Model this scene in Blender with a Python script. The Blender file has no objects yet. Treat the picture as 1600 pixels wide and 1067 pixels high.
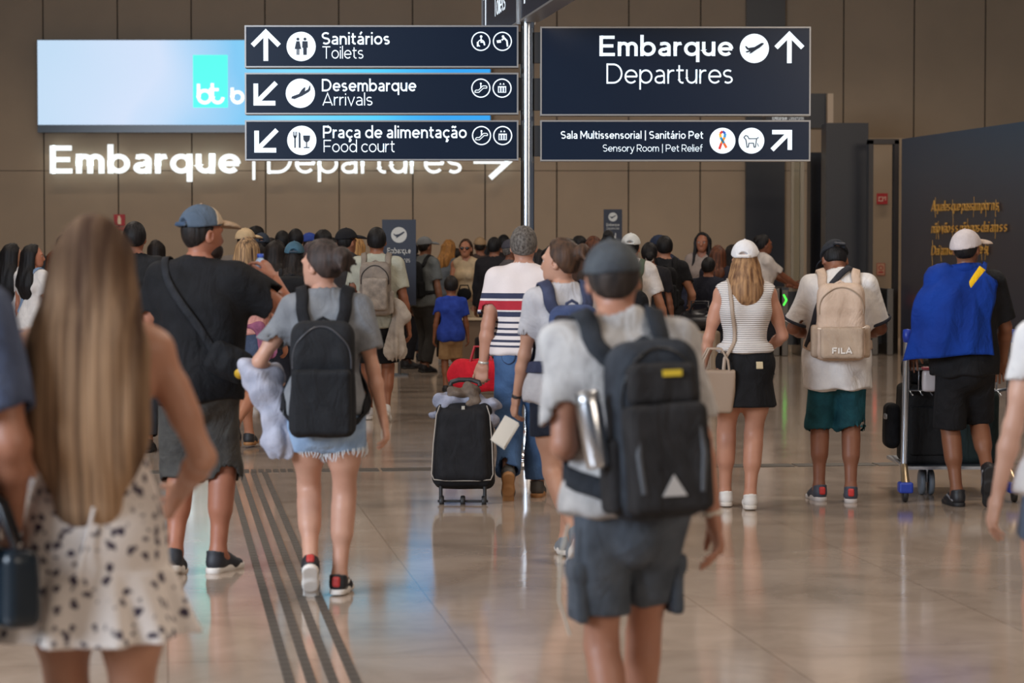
import bpy, math, random
import numpy as np
from mathutils import Matrix, Vector
sc = bpy.context.scene
COL = sc.collection
PI = math.pi
random.seed(5)

# ------------------------------------------------------------------ camera, exposure, daylight
FPX, EYE = 3800.0, 1.63
PITCH = math.atan((533.5-387)/FPX)
cd = bpy.data.cameras.new('camera'); cam = bpy.data.objects.new('camera', cd); COL.objects.link(cam)
cd.sensor_width = 36; cd.lens = FPX/1600*36; cd.clip_end = 300
cam.location = (0, 0, EYE); cam.rotation_euler = (PI/2-PITCH, 0, 0)
cd.dof.use_dof = True; cd.dof.focus_distance = 18.5; cd.dof.aperture_fstop = cd.lens/25.0
sc.camera = cam
sc.cycles.caustics_reflective = False; sc.cycles.caustics_refractive = False
sc.view_settings.view_transform = 'Standard'; sc.view_settings.look = 'None'
sc.view_settings.exposure = 0.0; sc.view_settings.gamma = 1
W = bpy.data.worlds.new('world'); sc.world = W; W.use_nodes = True
W.node_tree.nodes['Background'].inputs[0].default_value = (0.62, 0.70, 0.86, 1)
W.node_tree.nodes['Background'].inputs[1].default_value = 0.14

def at(px, py, Y):
    "pixel of the 1600x1067 frame -> world point at depth Y"
    u = (px-800)/FPX; v = (533.5-py)/FPX
    c, s = math.cos(PITCH), math.sin(PITCH)
    dy, dz = c+v*s, -s+v*c
    t = Y/dy
    return Vector((u*t, Y, EYE+dz*t))
def ground(px, py):
    u = (px-800)/FPX; v = (533.5-py)/FPX
    c, s = math.cos(PITCH), math.sin(PITCH)
    dy, dz = c+v*s, -s+v*c
    t = -EYE/dz
    return Vector((u*t, dy*t, 0))

def area(name, loc, target, sx, sy, watt, col, spread=180):
    l = bpy.data.lights.new(name, 'AREA'); l.shape = 'RECTANGLE'; l.size = sx; l.size_y = sy
    l.energy = watt; l.color = col; l.spread = math.radians(spread)
    o = bpy.data.objects.new(name, l); COL.objects.link(o); o.location = loc
    d = Vector(target)-Vector(loc); o.rotation_euler = d.to_track_quat('-Z', 'Y').to_euler()
    return o
# daylight from the glazed front behind the camera on the left, warm ceiling lamps over the hall
area('facade_daylight', (-11, 1, 5.2), (0, 13, 1), 9, 4.5, 2900, (0.74, 0.85, 1.0))
area('facade_daylight', (10, -4, 6), (2, 12, 1), 8, 4, 560, (1.0, 0.86, 0.72))
for lx, ly, e in ((-5, 10, 230), (4, 9, 290), (-5, 18, 240), (5, 18, 330), (-6, 26, 230), (5, 27, 250), (-6, 34, 150), (6, 34, 150)):
    area('ceiling_lamp', (lx, ly, 8.6), (lx, ly, 0), 3.0, 1.2, e, (1.0, 0.88, 0.76))
area('wall_washer_lamp', (-1, 42.7, 8.9), (-1, 42.9, 0), 20, 0.25, 250, (1.0, 0.85, 0.68), 88)

# ------------------------------------------------------------------ materials
def lin(c):
    return tuple(((x/255)/12.92 if x/255 <= .04045 else ((x/255+.055)/1.055)**2.4) for x in c)
_M = {}
def _new(name):
    m = bpy.data.materials.new(name); m.use_nodes = True
    nt = m.node_tree; b = nt.nodes['Principled BSDF']
    return m, nt, b
def N(nt, t, **kw):
    n = nt.nodes.new(t)
    for k, v in kw.items():
        if k.startswith('i_'):
            n.inputs[k[2:].replace('_', ' ')].default_value = v
        else: setattr(n, k, v)
    return n
def coords(nt, scale=(1, 1, 1), rot=(0, 0, 0), kind='Object'):
    tc = N(nt, 'ShaderNodeTexCoord'); mp = N(nt, 'ShaderNodeMapping')
    mp.inputs['Scale'].default_value = scale; mp.inputs['Rotation'].default_value = rot
    nt.links.new(tc.outputs[kind], mp.inputs[0]); return mp.outputs[0]
def ramp(nt, fac, stops, interp='LINEAR'):
    r = N(nt, 'ShaderNodeValToRGB'); r.color_ramp.interpolation = interp
    el = r.color_ramp.elements
    while len(el) < len(stops): el.new(0.5)
    for e, (p, c) in zip(el, stops): e.position = p; e.color = (*c, 1)
    nt.links.new(fac, r.inputs[0]); return r.outputs[0]
def plain(c, rough=.5, metal=0, emit=0, name='mat'):
    key = ('p', tuple(c), rough, metal, emit)
    if key in _M: return _M[key]
    m, nt, b = _new(name)
    b.inputs['Base Color'].default_value = (*lin(c), 1); b.inputs['Roughness'].default_value = rough
    b.inputs['Metallic'].default_value = metal
    if emit:
        b.inputs['Emission Color'].default_value = (*lin(c), 1); b.inputs['Emission Strength'].default_value = emit
    _M[key] = m; return m
def fabric(c, c2=None, rough=.85, scale=14, bump=.25, weave=0, name='fabric'):
    key = ('f', tuple(c), tuple(c2 or ()), rough, scale, bump, weave)
    if key in _M: return _M[key]
    m, nt, b = _new(name); v = coords(nt)
    n = N(nt, 'ShaderNodeTexNoise', i_Scale=scale, i_Detail=4.0); nt.links.new(v, n.inputs['Vector'])
    a = lin(c); a2 = lin(c2) if c2 else tuple(x*.82 for x in a)
    col = ramp(nt, n.outputs[0], [(.32, a2), (.66, a)])
    nt.links.new(col, b.inputs['Base Color']); b.inputs['Roughness'].default_value = rough
    b.inputs['Specular IOR Level'].default_value = .25
    n2 = N(nt, 'ShaderNodeTexNoise', i_Scale=weave or scale*9, i_Detail=2.0); nt.links.new(v, n2.inputs['Vector'])
    bp = N(nt, 'ShaderNodeBump', i_Strength=bump, i_Distance=.01); nt.links.new(n2.outputs[0], bp.inputs['Height'])
    n3 = N(nt, 'ShaderNodeTexNoise', i_Scale=7.0, i_Detail=3.0, i_Distortion=1.6); v3 = coords(nt, (1, 1, .6), (.3, .5, 0)); nt.links.new(v3, n3.inputs['Vector'])
    b3 = N(nt, 'ShaderNodeBump', i_Strength=.55, i_Distance=.035); nt.links.new(n3.outputs[0], b3.inputs['Height']); nt.links.new(bp.outputs[0], b3.inputs['Normal'])
    nt.links.new(b3.outputs[0], b.inputs['Normal'])
    _M[key] = m; return m
def bands(stops, name='striped_fabric', rough=.85, zmin=0, zmax=2):
    "horizontal knit stripes by height; stops = [(z, colour)], each colour from z upward"
    m, nt, b = _new(name); v = coords(nt)
    s = N(nt, 'ShaderNodeSeparateXYZ'); nt.links.new(v, s.inputs[0])
    mr = N(nt, 'ShaderNodeMapRange'); mr.inputs[1].default_value = zmin; mr.inputs[2].default_value = zmax
    nt.links.new(s.outputs[2], mr.inputs[0])
    col = ramp(nt, mr.outputs[0], [((z-zmin)/(zmax-zmin), lin(c)) for z, c in stops], 'CONSTANT')
    nt.links.new(col, b.inputs['Base Color']); b.inputs['Roughness'].default_value = rough
    n2 = N(nt, 'ShaderNodeTexNoise', i_Scale=120.0); nt.links.new(v, n2.inputs['Vector'])
    bp = N(nt, 'ShaderNodeBump', i_Strength=.2, i_Distance=.01); nt.links.new(n2.outputs[0], bp.inputs['Height'])
    nt.links.new(bp.outputs[0], b.inputs['Normal'])
    return m
def ribbed(c, freq=52, name='ribbed_knit'):
    m, nt, b = _new(name); v = coords(nt)
    w = N(nt, 'ShaderNodeTexWave', bands_direction='Z', i_Scale=freq/6.283*1.0, i_Distortion=.15); nt.links.new(v, w.inputs['Vector'])
    a = lin(c); nt.links.new(ramp(nt, w.outputs[0], [(.1, tuple(x*.55 for x in a)), (.5, a)]), b.inputs['Base Color'])
    b.inputs['Roughness'].default_value = .85
    bp = N(nt, 'ShaderNodeBump', i_Strength=.6, i_Distance=.012); nt.links.new(w.outputs[0], bp.inputs['Height'])
    nt.links.new(bp.outputs[0], b.inputs['Normal']); return m
def skin(c, name='skin'):
    key = ('s', tuple(c))
    if key in _M: return _M[key]
    m, nt, b = _new(name); v = coords(nt)
    n = N(nt, 'ShaderNodeTexNoise', i_Scale=9.0, i_Detail=5.0); nt.links.new(v, n.inputs['Vector'])
    a = tuple(q*.82 for q in lin(c)); nt.links.new(ramp(nt, n.outputs[0], [(.3, (a[0]*.88, a[1]*.82, a[2]*.80)), (.7, a)]), b.inputs['Base Color'])
    b.inputs['Roughness'].default_value = .48; b.inputs['Specular IOR Level'].default_value = .4
    _M[key] = m; return m
def hairmat(c, c2=None, rough=.55, sc_=(45, 45, 2.2), name='hair_strands', root=None):
    key = ('h', tuple(c), tuple(c2 or ()), sc_, root)
    if key in _M: return _M[key]
    m, nt, b = _new(name); v = coords(nt, sc_)
    n = N(nt, 'ShaderNodeTexNoise', i_Scale=1.0, i_Detail=5.0, i_Roughness=.6); nt.links.new(v, n.inputs['Vector'])
    a = lin(c); a2 = lin(c2) if c2 else tuple(x*.5 for x in a)
    hc_ = ramp(nt, n.outputs[0], [(.36, a2), (.62, a)])
    if root:   # darker regrowth from the parting down to the given heights
        s_ = N(nt, 'ShaderNodeSeparateXYZ'); nt.links.new(coords(nt), s_.inputs[0]); mr = N(nt, 'ShaderNodeMapRange'); mr.inputs[1].default_value = root[0]; mr.inputs[2].default_value = root[1]; nt.links.new(s_.outputs[2], mr.inputs[0])
        mx = N(nt, 'ShaderNodeMix', data_type='RGBA'); mx.inputs[7].default_value = (*lin(root[2]), 1); ml = N(nt, 'ShaderNodeMath', operation='MULTIPLY'); ml.inputs[1].default_value = .75
        nt.links.new(mr.outputs[0], ml.inputs[0]); nt.links.new(ml.outputs[0], mx.inputs[0]); nt.links.new(hc_, mx.inputs[6]); hc_ = mx.outputs[2]
    nt.links.new(hc_, b.inputs['Base Color'])
    b.inputs['Roughness'].default_value = rough; b.inputs['Specular IOR Level'].default_value = .28 if rough < .7 else .15
    bp = N(nt, 'ShaderNodeBump', i_Strength=.8, i_Distance=.012); nt.links.new(n.outputs[0], bp.inputs['Height'])
    nt.links.new(bp.outputs[0], b.inputs['Normal'])
    _M[key] = m; return m
def floral(base, spot):
    m, nt, b = _new('floral_print'); v = coords(nt, (1, 1, 1))
    nz = N(nt, 'ShaderNodeTexNoise', i_Scale=38.0, i_Detail=2.0); nt.links.new(v, nz.inputs['Vector'])
    mx = N(nt, 'ShaderNodeVectorMath', operation='MULTIPLY_ADD'); mx.inputs[1].default_value = (.035, .035, .035)
    nt.links.new(nz.outputs['Color'], mx.inputs[0]); nt.links.new(v, mx.inputs[2])
    vo = N(nt, 'ShaderNodeTexVoronoi', i_Scale=30.0, i_Randomness=.8); nt.links.new(mx.outputs[0], vo.inputs['Vector'])
    nt.links.new(ramp(nt, vo.outputs['Distance'], [(.29, lin(spot)), (.40, lin(base))]), b.inputs['Base Color'])
    b.inputs['Roughness'].default_value = .85
    return m

# ------------------------------------------------------------------ signed distance primitives
def A(v): return np.array(v, dtype=np.float32)
class Pr:
    __slots__ = ('f', 'lo', 'hi', 'k', 'op')
    def __init__(s, f, lo, hi, k=.03, op='u'): s.f, s.lo, s.hi, s.k, s.op = f, A(lo), A(hi), k, op
def clipf(f, clips):
    if not clips: return f
    cl = [(A(c), A(n)/np.linalg.norm(A(n))) for c, n in clips]
    def g(P):
        d = f(P)
        for c, n in cl: d = np.maximum(d, (P-c)@n)
        return d
    return g
def cone(a, b, ra, rb, k=.03, flat=None, clips=None, op='u', rip=None):
    "tapered capsule; flat=(axis, factor) squashes it; rip=(n, amp) flutes it towards b"
    a, b = A(a), A(b); ba = b-a; L2 = float(ba@ba)+1e-9; R = max(ra, rb)
    if flat: fa = A(flat[0]); fa = fa/np.linalg.norm(fa); ff = 1/flat[1]-1
    def f(P):
        p = P-a
        t = np.clip((p@ba)/L2, 0, 1)
        q = p-t[..., None]*ba
        if flat: q = q+(q@fa)[..., None]*(ff*fa)
        r = ra+(rb-ra)*t
        if rip:
            th = np.arctan2(q[..., 0], q[..., 1]); r = r*(1+rip[1]*t*(np.sin(rip[0]*th+1.3)+.5*np.sin((rip[0]*1.7)//1*th+.4+2*t)))
        d = np.sqrt((q*q).sum(-1))-r
        if flat: d = d*min(1, flat[1]*1.25)
        return d
    return Pr(clipf(f, clips), np.minimum(a, b)-R*1.15, np.maximum(a, b)+R*1.15, k, op)
def ell(c, r, R=None, k=.03, clips=None, op='u'):
    c, r = A(c), A(r); M = None if R is None else A(np.array(R)[:3, :3])
    m = float(r.max())
    e = r if M is None else np.abs(M)@r
    def f(P):
        p = P-c
        if M is not None: p = p@M
        k0 = np.sqrt(((p/r)**2).sum(-1)); k1 = np.sqrt(((p/(r*r))**2).sum(-1))+1e-6
        return k0*(k0-1)/k1
    return Pr(clipf(f, clips), c-e, c+e, k, op)
def box(c, hs, rd=.02, R=None, k=.02, clips=None, op='u', taper=None):
    "rounded box, half sizes hs; taper=(x,y) shrink towards +z"
    c, hs = A(c), A(hs); M = None if R is None else A(np.array(R)[:3, :3])
    e = hs if M is None else np.abs(M)@hs
    def f(P):
        p = P-c
        if M is not None: p = p@M
        if taper:
            t = np.clip((p[..., 2]/hs[2]+1)/2, 0, 1); p = p.copy()
            p[..., 0] = p[..., 0]/(1-taper[0]*t); p[..., 1] = p[..., 1]/(1-taper[1]*t)
        q = np.abs(p)-(hs-rd)
        return np.sqrt((np.maximum(q, 0)**2).sum(-1))+np.minimum(q.max(-1), 0)-rd
    return Pr(clipf(f, clips), c-e, c+e, k, op)
def evalp(prims, P):
    D = np.full(P.shape[:-1], 9., np.float32)
    for pr in prims:
        d = pr.f(P)
        D = smin(D, d, pr.k) if pr.op == 'u' else np.maximum(D, -d)
    return D
def smin(a, b, k):
    if k <= 0: return np.minimum(a, b)
    h = np.maximum(k-np.abs(a-b), 0)/k
    return np.minimum(a, b)-h*h*k*.25
def wrinkle(amp, fr=16, seed=0, zs=.55):
    rs = np.random.RandomState(seed); ph = rs.rand(12)*6.28
    def g(P):
        x, y, z = P[..., 0]*fr, P[..., 1]*fr, P[..., 2]*fr*zs
        w = 1.6*np.sin(.45*z+.5*x+ph[0])+1.2*np.sin(.6*y-.4*x+ph[1])
        return amp*(np.sin(1.3*x+.9*z+w+ph[2])*.6+np.sin(-1.1*x+1.7*z+.8*y+w*1.3+ph[3])*.5+np.sin(2.3*y+1.5*z-w+ph[4])*.4)
    return g
def strands(amp, fr=180, seed=0, c=(0, 0)):
    def g(P):
        x = P[..., 0]-c[0]; y = P[..., 1]-c[1]; z = P[..., 2]
        th = np.arctan2(x, y+.02)*.09
        u = x*.8+th*.6
        return amp*(np.sin(u*fr+2*np.sin(z*7+seed))+.7*np.sin(u*fr*.37+z*6+seed*2)+.5*np.sin(u*fr*1.9+1.4*np.sin(z*11)))/1.6
    return g
def polygonise(prims, h, disp=None):
    us = [p for p in prims if p.op == 'u']
    lo = np.min([p.lo for p in us], 0)-h*2.5; hi = np.max([p.hi for p in us], 0)+h*2.5
    n = np.ceil((hi-lo)/h).astype(int)+1
    ax = [(lo[i]+h*np.arange(n[i])).astype(np.float32) for i in range(3)]
    D = np.full(n, 9., np.float32)
    for pr in prims:
        pad = pr.k+2*h
        sl = []
        for i in range(3):
            s0 = max(0, int((pr.lo[i]-pad-lo[i])/h)); s1 = min(n[i], int((pr.hi[i]+pad-lo[i])/h)+2); sl.append(slice(s0, max(s1, s0)))
        sl = tuple(sl)
        g = np.stack(np.meshgrid(ax[0][sl[0]], ax[1][sl[1]], ax[2][sl[2]], indexing='ij'), -1)
        if g.size == 0: continue
        d = pr.f(g)
        D[sl] = smin(D[sl], d, pr.k) if pr.op == 'u' else np.maximum(D[sl], -d)
    if disp is not None:
        idx = np.nonzero(np.abs(D) < .05)
        P = np.stack([ax[0][idx[0]], ax[1][idx[1]], ax[2][idx[2]]], -1)
        D[idx] += disp(P)
    S = D < 0
    S[0], S[-1], S[:, 0], S[:, -1], S[:, :, 0], S[:, :, -1] = (False,)*6
    D = np.where(S, np.minimum(D, -1e-6), np.maximum(np.abs(D), 1e-6))
    c8 = [S[i:n[0]-1+i, j:n[1]-1+j, k:n[2]-1+k] for i in (0, 1) for j in (0, 1) for k in (0, 1)]
    cnt = sum(c.astype(np.int8) for c in c8)
    ii = np.nonzero((cnt > 0) & (cnt < 8)); m = len(ii[0])
    base = np.stack(ii, -1)
    acc = np.zeros((m, 3), np.float32); num = np.zeros(m, np.float32)
    val = {}
    for o in [(i, j, k) for i in (0, 1) for j in (0, 1) for k in (0, 1)]:
        val[o] = D[ii[0]+o[0], ii[1]+o[1], ii[2]+o[2]]
    for o in val:
        for axn in range(3):
            if o[axn] == 0:
                o2 = list(o); o2[axn] = 1; o2 = tuple(o2)
                a, b = val[o], val[o2]; x = (a < 0) != (b < 0)
                t = np.where(x, a/np.where(x, a-b, 1), 0)
                p = np.tile(A(o), (m, 1)); p[:, axn] += t
                acc += p*x[:, None]; num += x
    V = lo+h*(base+acc/num[:, None])
    Id = np.full(n, -1, np.int32); Id[ii] = np.arange(m)
    quads = []
    for axn in range(3):
        s0 = [slice(1, n[i]-1) for i in range(3)]; s1 = list(s0); s0[axn] = slice(0, n[axn]-1); s1[axn] = slice(1, n[axn])
        a, b = S[tuple(s0)], S[tuple(s1)]
        e = np.nonzero(a != b)
        off = [0 if i == axn else 1 for i in range(3)]
        b0 = [e[i]+off[i] for i in range(3)]
        u, w = (axn+1) % 3, (axn+2) % 3
        def q(du, dw):
            c = [b0[0].copy(), b0[1].copy(), b0[2].copy()]; c[u] -= du; c[w] -= dw
            return Id[c[0], c[1], c[2]]
        F = np.stack([q(1, 1), q(0, 1), q(0, 0), q(1, 0)], -1)
        fl = ~a[e]
        F[fl] = F[fl][:, ::-1]
        quads.append(F)
    Q = np.concatenate(quads); Q = Q[(Q >= 0).all(1)]
    return V.astype(np.float32), Q
def relax(V, Q, it=1, f=.5):
    for _ in range(it):
        s = np.zeros_like(V); c = np.zeros(len(V), np.float32)
        for a in range(4):
            for b in ((a+1) % 4, (a-1) % 4):
                np.add.at(s, Q[:, a], V[Q[:, b]]); np.add.at(c, Q[:, a], 1)
        V = V+(s/np.maximum(c, 1)[:, None]-V)*f
    return V
def meshdata(name, parts, mat, smooth=True):
    "parts: list of (V, Q) with Q quads (or list of polygons)"
    V = np.concatenate([p[0] for p in parts]).astype(np.float32)
    loops, starts, tot = [], [], 0; o = 0; lst = []
    for v, q in parts:
        q = np.asarray(q)
        lst.append((q+o, q.shape[1])); o += len(v)
    me = bpy.data.meshes.new(name)
    me.vertices.add(len(V)); me.vertices.foreach_set('co', V.ravel())
    nl = sum(q.size for q, _ in lst); nf = sum(len(q) for q, _ in lst)
    me.loops.add(nl); me.polygons.add(nf)
    me.loops.foreach_set('vertex_index', np.concatenate([q.ravel() for q, _ in lst]).astype(np.int32))
    st = []; c = 0
    for q, w in lst: st.append(c+np.arange(len(q))*w); c += q.size
    me.polygons.foreach_set('loop_start', np.concatenate(st).astype(np.int32))
    me.update(calc_edges=True); me.validate()
    me.polygons.foreach_set('use_smooth', np.full(len(me.polygons), bool(smooth)))
    me.materials.append(mat); return me
def put(name, me, parent=None, label=None):
    o = bpy.data.objects.new(name, me); COL.objects.link(o)
    if parent is not None: o.parent = parent
    if label: o['label'] = label
    return o
def tag(o, label, cat, group=None):
    o['label'] = label; o['category'] = cat
    if group: o['group'] = group
    return o
def empty(name, M, label, cat, group=None):
    o = bpy.data.objects.new(name, None); COL.objects.link(o)
    o.matrix_world = M if isinstance(M, Matrix) else Matrix.Translation(M)
    o.empty_display_size = .1
    return tag(o, label, cat, group)
def sdf(name, prims, h, mat, parent=None, disp=None, off=None, sm=1, label=None):
    V, Q = polygonise(prims, h, disp)
    if sm: V = relax(V, Q, sm, .5)
    if off is not None: V = V-A(off)
    return put(name, meshdata(name, [(V, Q)], mat), parent, label)

# ------------------------------------------------------------------ hard-surface helpers (collect pieces, link one mesh)
class MB:
    def __init__(s): s.parts = []
    def add(s, V, Q): s.parts.append((A(V), np.array(Q, np.int32))); return s
    def box(s, c, hs, M=None):
        v = np.array([(x, y, z) for x in (-1, 1) for y in (-1, 1) for z in (-1, 1)], np.float32)*A(hs)
        if M is not None: v = v@np.array(M, np.float32)[:3, :3].T
        return s.add(v+A(c), [(0, 1, 3, 2), (4, 6, 7, 5), (0, 4, 5, 1), (2, 3, 7, 6), (0, 2, 6, 4), (1, 5, 7, 3)])
    def b2(s, lo, hi): lo, hi = A(lo), A(hi); return s.box((lo+hi)/2, (hi-lo)/2)
    def tube(s, pts, r, n=10, cap=True):
        P = [Vector(p) for p in pts]; rs = r if hasattr(r, '__len__') else [r]*len(P)
        V, Q = [], []; up = None
        for i, p in enumerate(P):
            t = (P[min(i+1, len(P)-1)]-P[max(i-1, 0)]).normalized()
            if up is None: up = t.orthogonal().normalized()
            up = (up-t*up.dot(t)).normalized(); w = t.cross(up)
            for j in range(n):
                a = 2*PI*j/n; V.append(p+(up*math.cos(a)+w*math.sin(a))*rs[i])
        for i in range(len(P)-1):
            for j in range(n):
                Q.append((i*n+j, i*n+(j+1) % n, (i+1)*n+(j+1) % n, (i+1)*n+j))
        s.add(V, Q)
        if cap:
            for b, sgn in ((0, 1), ((len(P)-1)*n, -1)):
                V2 = [V[b+j] for j in range(n)]+[P[0] if b == 0 else P[-1]]
                Q2 = [((j+1) % n, j, n, n) for j in range(n)]
                s.add(V2, np.array([[a, b_, c] for a, b_, c, _ in Q2]) if sgn > 0 else np.array([[b_, a, c] for a, b_, c, _ in Q2]))
        return s
    def lathe(s, prof, c=(0, 0, 0), n=20, axis='z'):
        V, Q = [], []
        for r, z in prof:
            for j in range(n):
                a = 2*PI*j/n; p = (r*math.cos(a), r*math.sin(a), z)
                if axis == 'x': p = (p[2], p[0], p[1])
                if axis == 'y': p = (p[0], p[2], p[1])
                V.append((p[0]+c[0], p[1]+c[1], p[2]+c[2]))
        for i in range(len(prof)-1):
            for j in range(n): Q.append((i*n+j, i*n+(j+1) % n, (i+1)*n+(j+1) % n, (i+1)*n+j))
        return s.add(V, Q)
    def ribbon(s, pts, nrm, w, t):
        "flat strap through pts with surface normals nrm"
        P = [Vector(p) for p in pts]; V, Q = [], []
        for i, p in enumerate(P):
            d = (P[min(i+1, len(P)-1)]-P[max(i-1, 0)]).normalized(); nn = Vector(nrm[i]); b = d.cross(nn).normalized(); nn = b.cross(d)
            ww = w[i] if hasattr(w, '__len__') else w
            for x, y in ((-1, 0), (-.8, 1), (.8, 1), (1, 0), (.8, -.3), (-.8, -.3)): V.append(p+b*(x*ww/2)+nn*(y*t))
        m = 6
        for i in range(len(P)-1):
            for j in range(m): Q.append((i*m+j, i*m+(j+1) % m, (i+1)*m+(j+1) % m, (i+1)*m+j))
        e = (len(P)-1)*m
        Q += [(0, 1, 2, 3), (0, 3, 4, 5), (e+3, e+2, e+1, e), (e+5, e+4, e+3, e)]
        return s.add(V, Q)
    def prism(s, poly, h, M=None, z0=0):
        "extrude a convex-ish 2-D outline (x,z plane) towards -y by h"
        n = len(poly); V = [(x, z0, z) for x, z in poly]+[(x, z0-h, z) for x, z in poly]
        cx = sum(p[0] for p in poly)/n; cz = sum(p[1] for p in poly)/n
        V = np.array(V, np.float32)
        if M is not None: V = V@np.array(M, np.float32)[:3, :3].T+np.array(M, np.float32)[:3, 3]
        s.add(V, [(i, (i+1) % n, n+(i+1) % n, n+i) for i in range(n)])
        from mathutils.geometry import tessellate_polygon
        T3 = tessellate_polygon([[Vector((x, z, 0)) for x, z in poly]])
        s.add(V, [(n+a, n+b_, n+c) for a, b_, c in T3]+[(c, b_, a) for a, b_, c in T3])
        return s
    def xf(s, M):
        M = np.array(M, np.float32); s.parts = [(v@M[:3, :3].T+M[:3, 3], q) for v, q in s.parts]; return s
    def build(s, name, mat, parent=None, smooth=False, off=None, label=None, bevel=0):
        parts = s.parts if off is None else [(v-A(off), q) for v, q in s.parts]
        me = meshdata(name, parts, mat, smooth)
        o = put(name, me, parent, label)
        if bevel:
            b = o.modifiers.new('bevel', 'BEVEL'); b.width = bevel; b.segments = 2; b.limit_method = 'ANGLE'
        return o
# ------------------------------------------------------------------ the hall
def struct(o): o['kind'] = 'structure'; return o
WALL = 46.3
def wall_mat():
    m, nt, b = _new('wall_panel'); v = coords(nt)
    n = N(nt, 'ShaderNodeTexNoise', i_Scale=1.2, i_Detail=3.0); nt.links.new(v, n.inputs['Vector'])
    nt.links.new(ramp(nt, n.outputs[0], [(.3, lin((150, 131, 108))), (.7, lin((157, 137, 113)))]), b.inputs['Base Color'])
    b.inputs['Roughness'].default_value = .55; return m
def floor_mat():
    m, nt, b = _new('polished_stone'); v = coords(nt, rot=(0, 0, math.radians(-8.1)))
    n = N(nt, 'ShaderNodeTexNoise', i_Scale=2.2, i_Detail=7.0, i_Roughness=.62, i_Distortion=.6); nt.links.new(v, n.inputs['Vector'])
    br = N(nt, 'ShaderNodeTexBrick', offset=0.0, i_Scale=1.0, i_Mortar_Size=.0035, i_Brick_Width=1.2, i_Row_Height=1.2)
    br.inputs['Color1'].default_value = (1, 1, 1, 1); br.inputs['Color2'].default_value = (.90, .91, .92, 1); br.inputs['Mortar'].default_value = (.62, .6, .58, 1)
    br.inputs['Mortar Smooth'].default_value = .1
    nt.links.new(v, br.inputs['Vector'])
    col = ramp(nt, n.outputs[0], [(.25, lin((152, 134, 118))), (.5, lin((172, 154, 138))), (.75, lin((186, 169, 153)))])
    mx = N(nt, 'ShaderNodeMix', data_type='RGBA', blend_type='MULTIPLY'); mx.inputs[0].default_value = 1
    nt.links.new(col, mx.inputs[6]); nt.links.new(br.outputs['Color'], mx.inputs[7]); nt.links.new(mx.outputs[2], b.inputs['Base Color'])
    n2 = N(nt, 'ShaderNodeTexNoise', i_Scale=1.1, i_Detail=3.0); nt.links.new(v, n2.inputs['Vector'])
    mr = N(nt, 'ShaderNodeMapRange'); mr.inputs[3].default_value = .08; mr.inputs[4].default_value = .14; nt.links.new(n2.outputs[0], mr.inputs[0]); nt.links.new(mr.outputs[0], b.inputs['Roughness'])
    n3 = N(nt, 'ShaderNodeTexNoise', i_Scale=1.7, i_Detail=1.0); nt.links.new(v, n3.inputs['Vector'])
    bp = N(nt, 'ShaderNodeBump', i_Strength=.05, i_Distance=.01); nt.links.new(n3.outputs[0], bp.inputs['Height']); nt.links.new(bp.outputs[0], b.inputs['Normal'])
    b.inputs['Specular IOR Level'].default_value = .6
    return m
MWALL = wall_mat()
struct(MB().b2((-32, -12, -.2), (26, 48, 0)).build('floor', floor_mat()))
struct(MB().b2((-32, -12, 9.2), (26, 48, 9.4)).build('ceiling', plain((150, 138, 124), .8)))
# back wall: separate panels with open joints in front of a dark backing
joints = [at(x, 300, WALL).x for x in (-620, -505, -390, -275, -160, -45, 69, 185, 300, 415, 530, 645, 758, 870, 982, 1094, 1206, 1317, 1427, 1538, 1650, 1762, 1874, 1986, 2100)]
bw = MB()
for a, b_ in zip(joints, joints[1:]):
    for z0, z1 in ((0, 3.085), (3.097, 6.6), (6.612, 9.2)): bw.b2((a+.012, WALL, z0), (b_-.012, WALL+.05, z1))
struct(bw.build('wall_back', MWALL))
struct(MB().b2((-32, WALL+.05, 0), (26, WALL+.2, 9.2)).build('trim_1', plain((38, 32, 27), .8)))
# dark floor-to-ceiling recess panel on the back wall
p0, p1 = at(1165, 300, WALL-.1), at(1226, 300, WALL-.1)
dk = plain((30, 31, 37), .35); dk2 = plain((42, 44, 52), .3)
struct(MB().b2((p0.x, WALL-.12, 0), (p1.x, WALL-.001, 4.0)).b2((p0.x, WALL-.12, 4.01), (p1.x, WALL-.001, 9.2)).build('trim_2', dk))
# gate passage: glass edge posts, dark portal block, door frame
def X(px, Y): return at(px, 387, Y).x
def Z(py, Y): return at(800, py, Y).z
gY = 38.5
struct(MB().b2((X(1290, gY), gY, 0), (X(1356, gY), gY+.6, Z(192, gY)-.0)).build('trim_3', dk))
struct(MB().b2((X(1196, gY+2), gY+2, Z(200, gY+2)), (X(1292, gY+2), gY+2.6, Z(146, gY+2))).b2((X(1266, gY+2), gY+2, 0), (X(1284, gY+2), gY+2.5, Z(238, gY+2))).build('trim_4', dk))
struct(MB().b2((X(1292, gY+1.8), gY+1.8, Z(196, gY+1.8)), (X(1301, gY+1.8), gY+2.6, Z(146, gY+1.8))).build('trim_5', plain((196, 172, 146), .6)))
struct(MB().b2((X(1236, gY+1), gY+1, 0), (X(1240, gY+1), gY+1.1, Z(246, gY+1))).b2((X(1250, gY+1), gY+1, 0), (X(1256, gY+1), gY+1.1, Z(246, gY+1))).b2((X(1236, gY+1), gY+1, Z(246, gY+1)), (X(1262, gY+1), gY+1.1, Z(240, gY+1)))
       .build('trim_6', plain((120, 112, 98), .3, .6)))
gl, nt, b = _new('clear_glass'); b.inputs['Transmission Weight'].default_value = 1; b.inputs['Roughness'].default_value = .02; b.inputs['IOR'].default_value = 1.1
b.inputs['Base Color'].default_value = (.82, .9, .86, 1)
struct(MB().b2((X(1240, gY+1), gY+1.03, .1), (X(1250, gY+1), gY+1.05, Z(246, gY+1))).build('window_1', gl))
dY = 37.6
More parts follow.
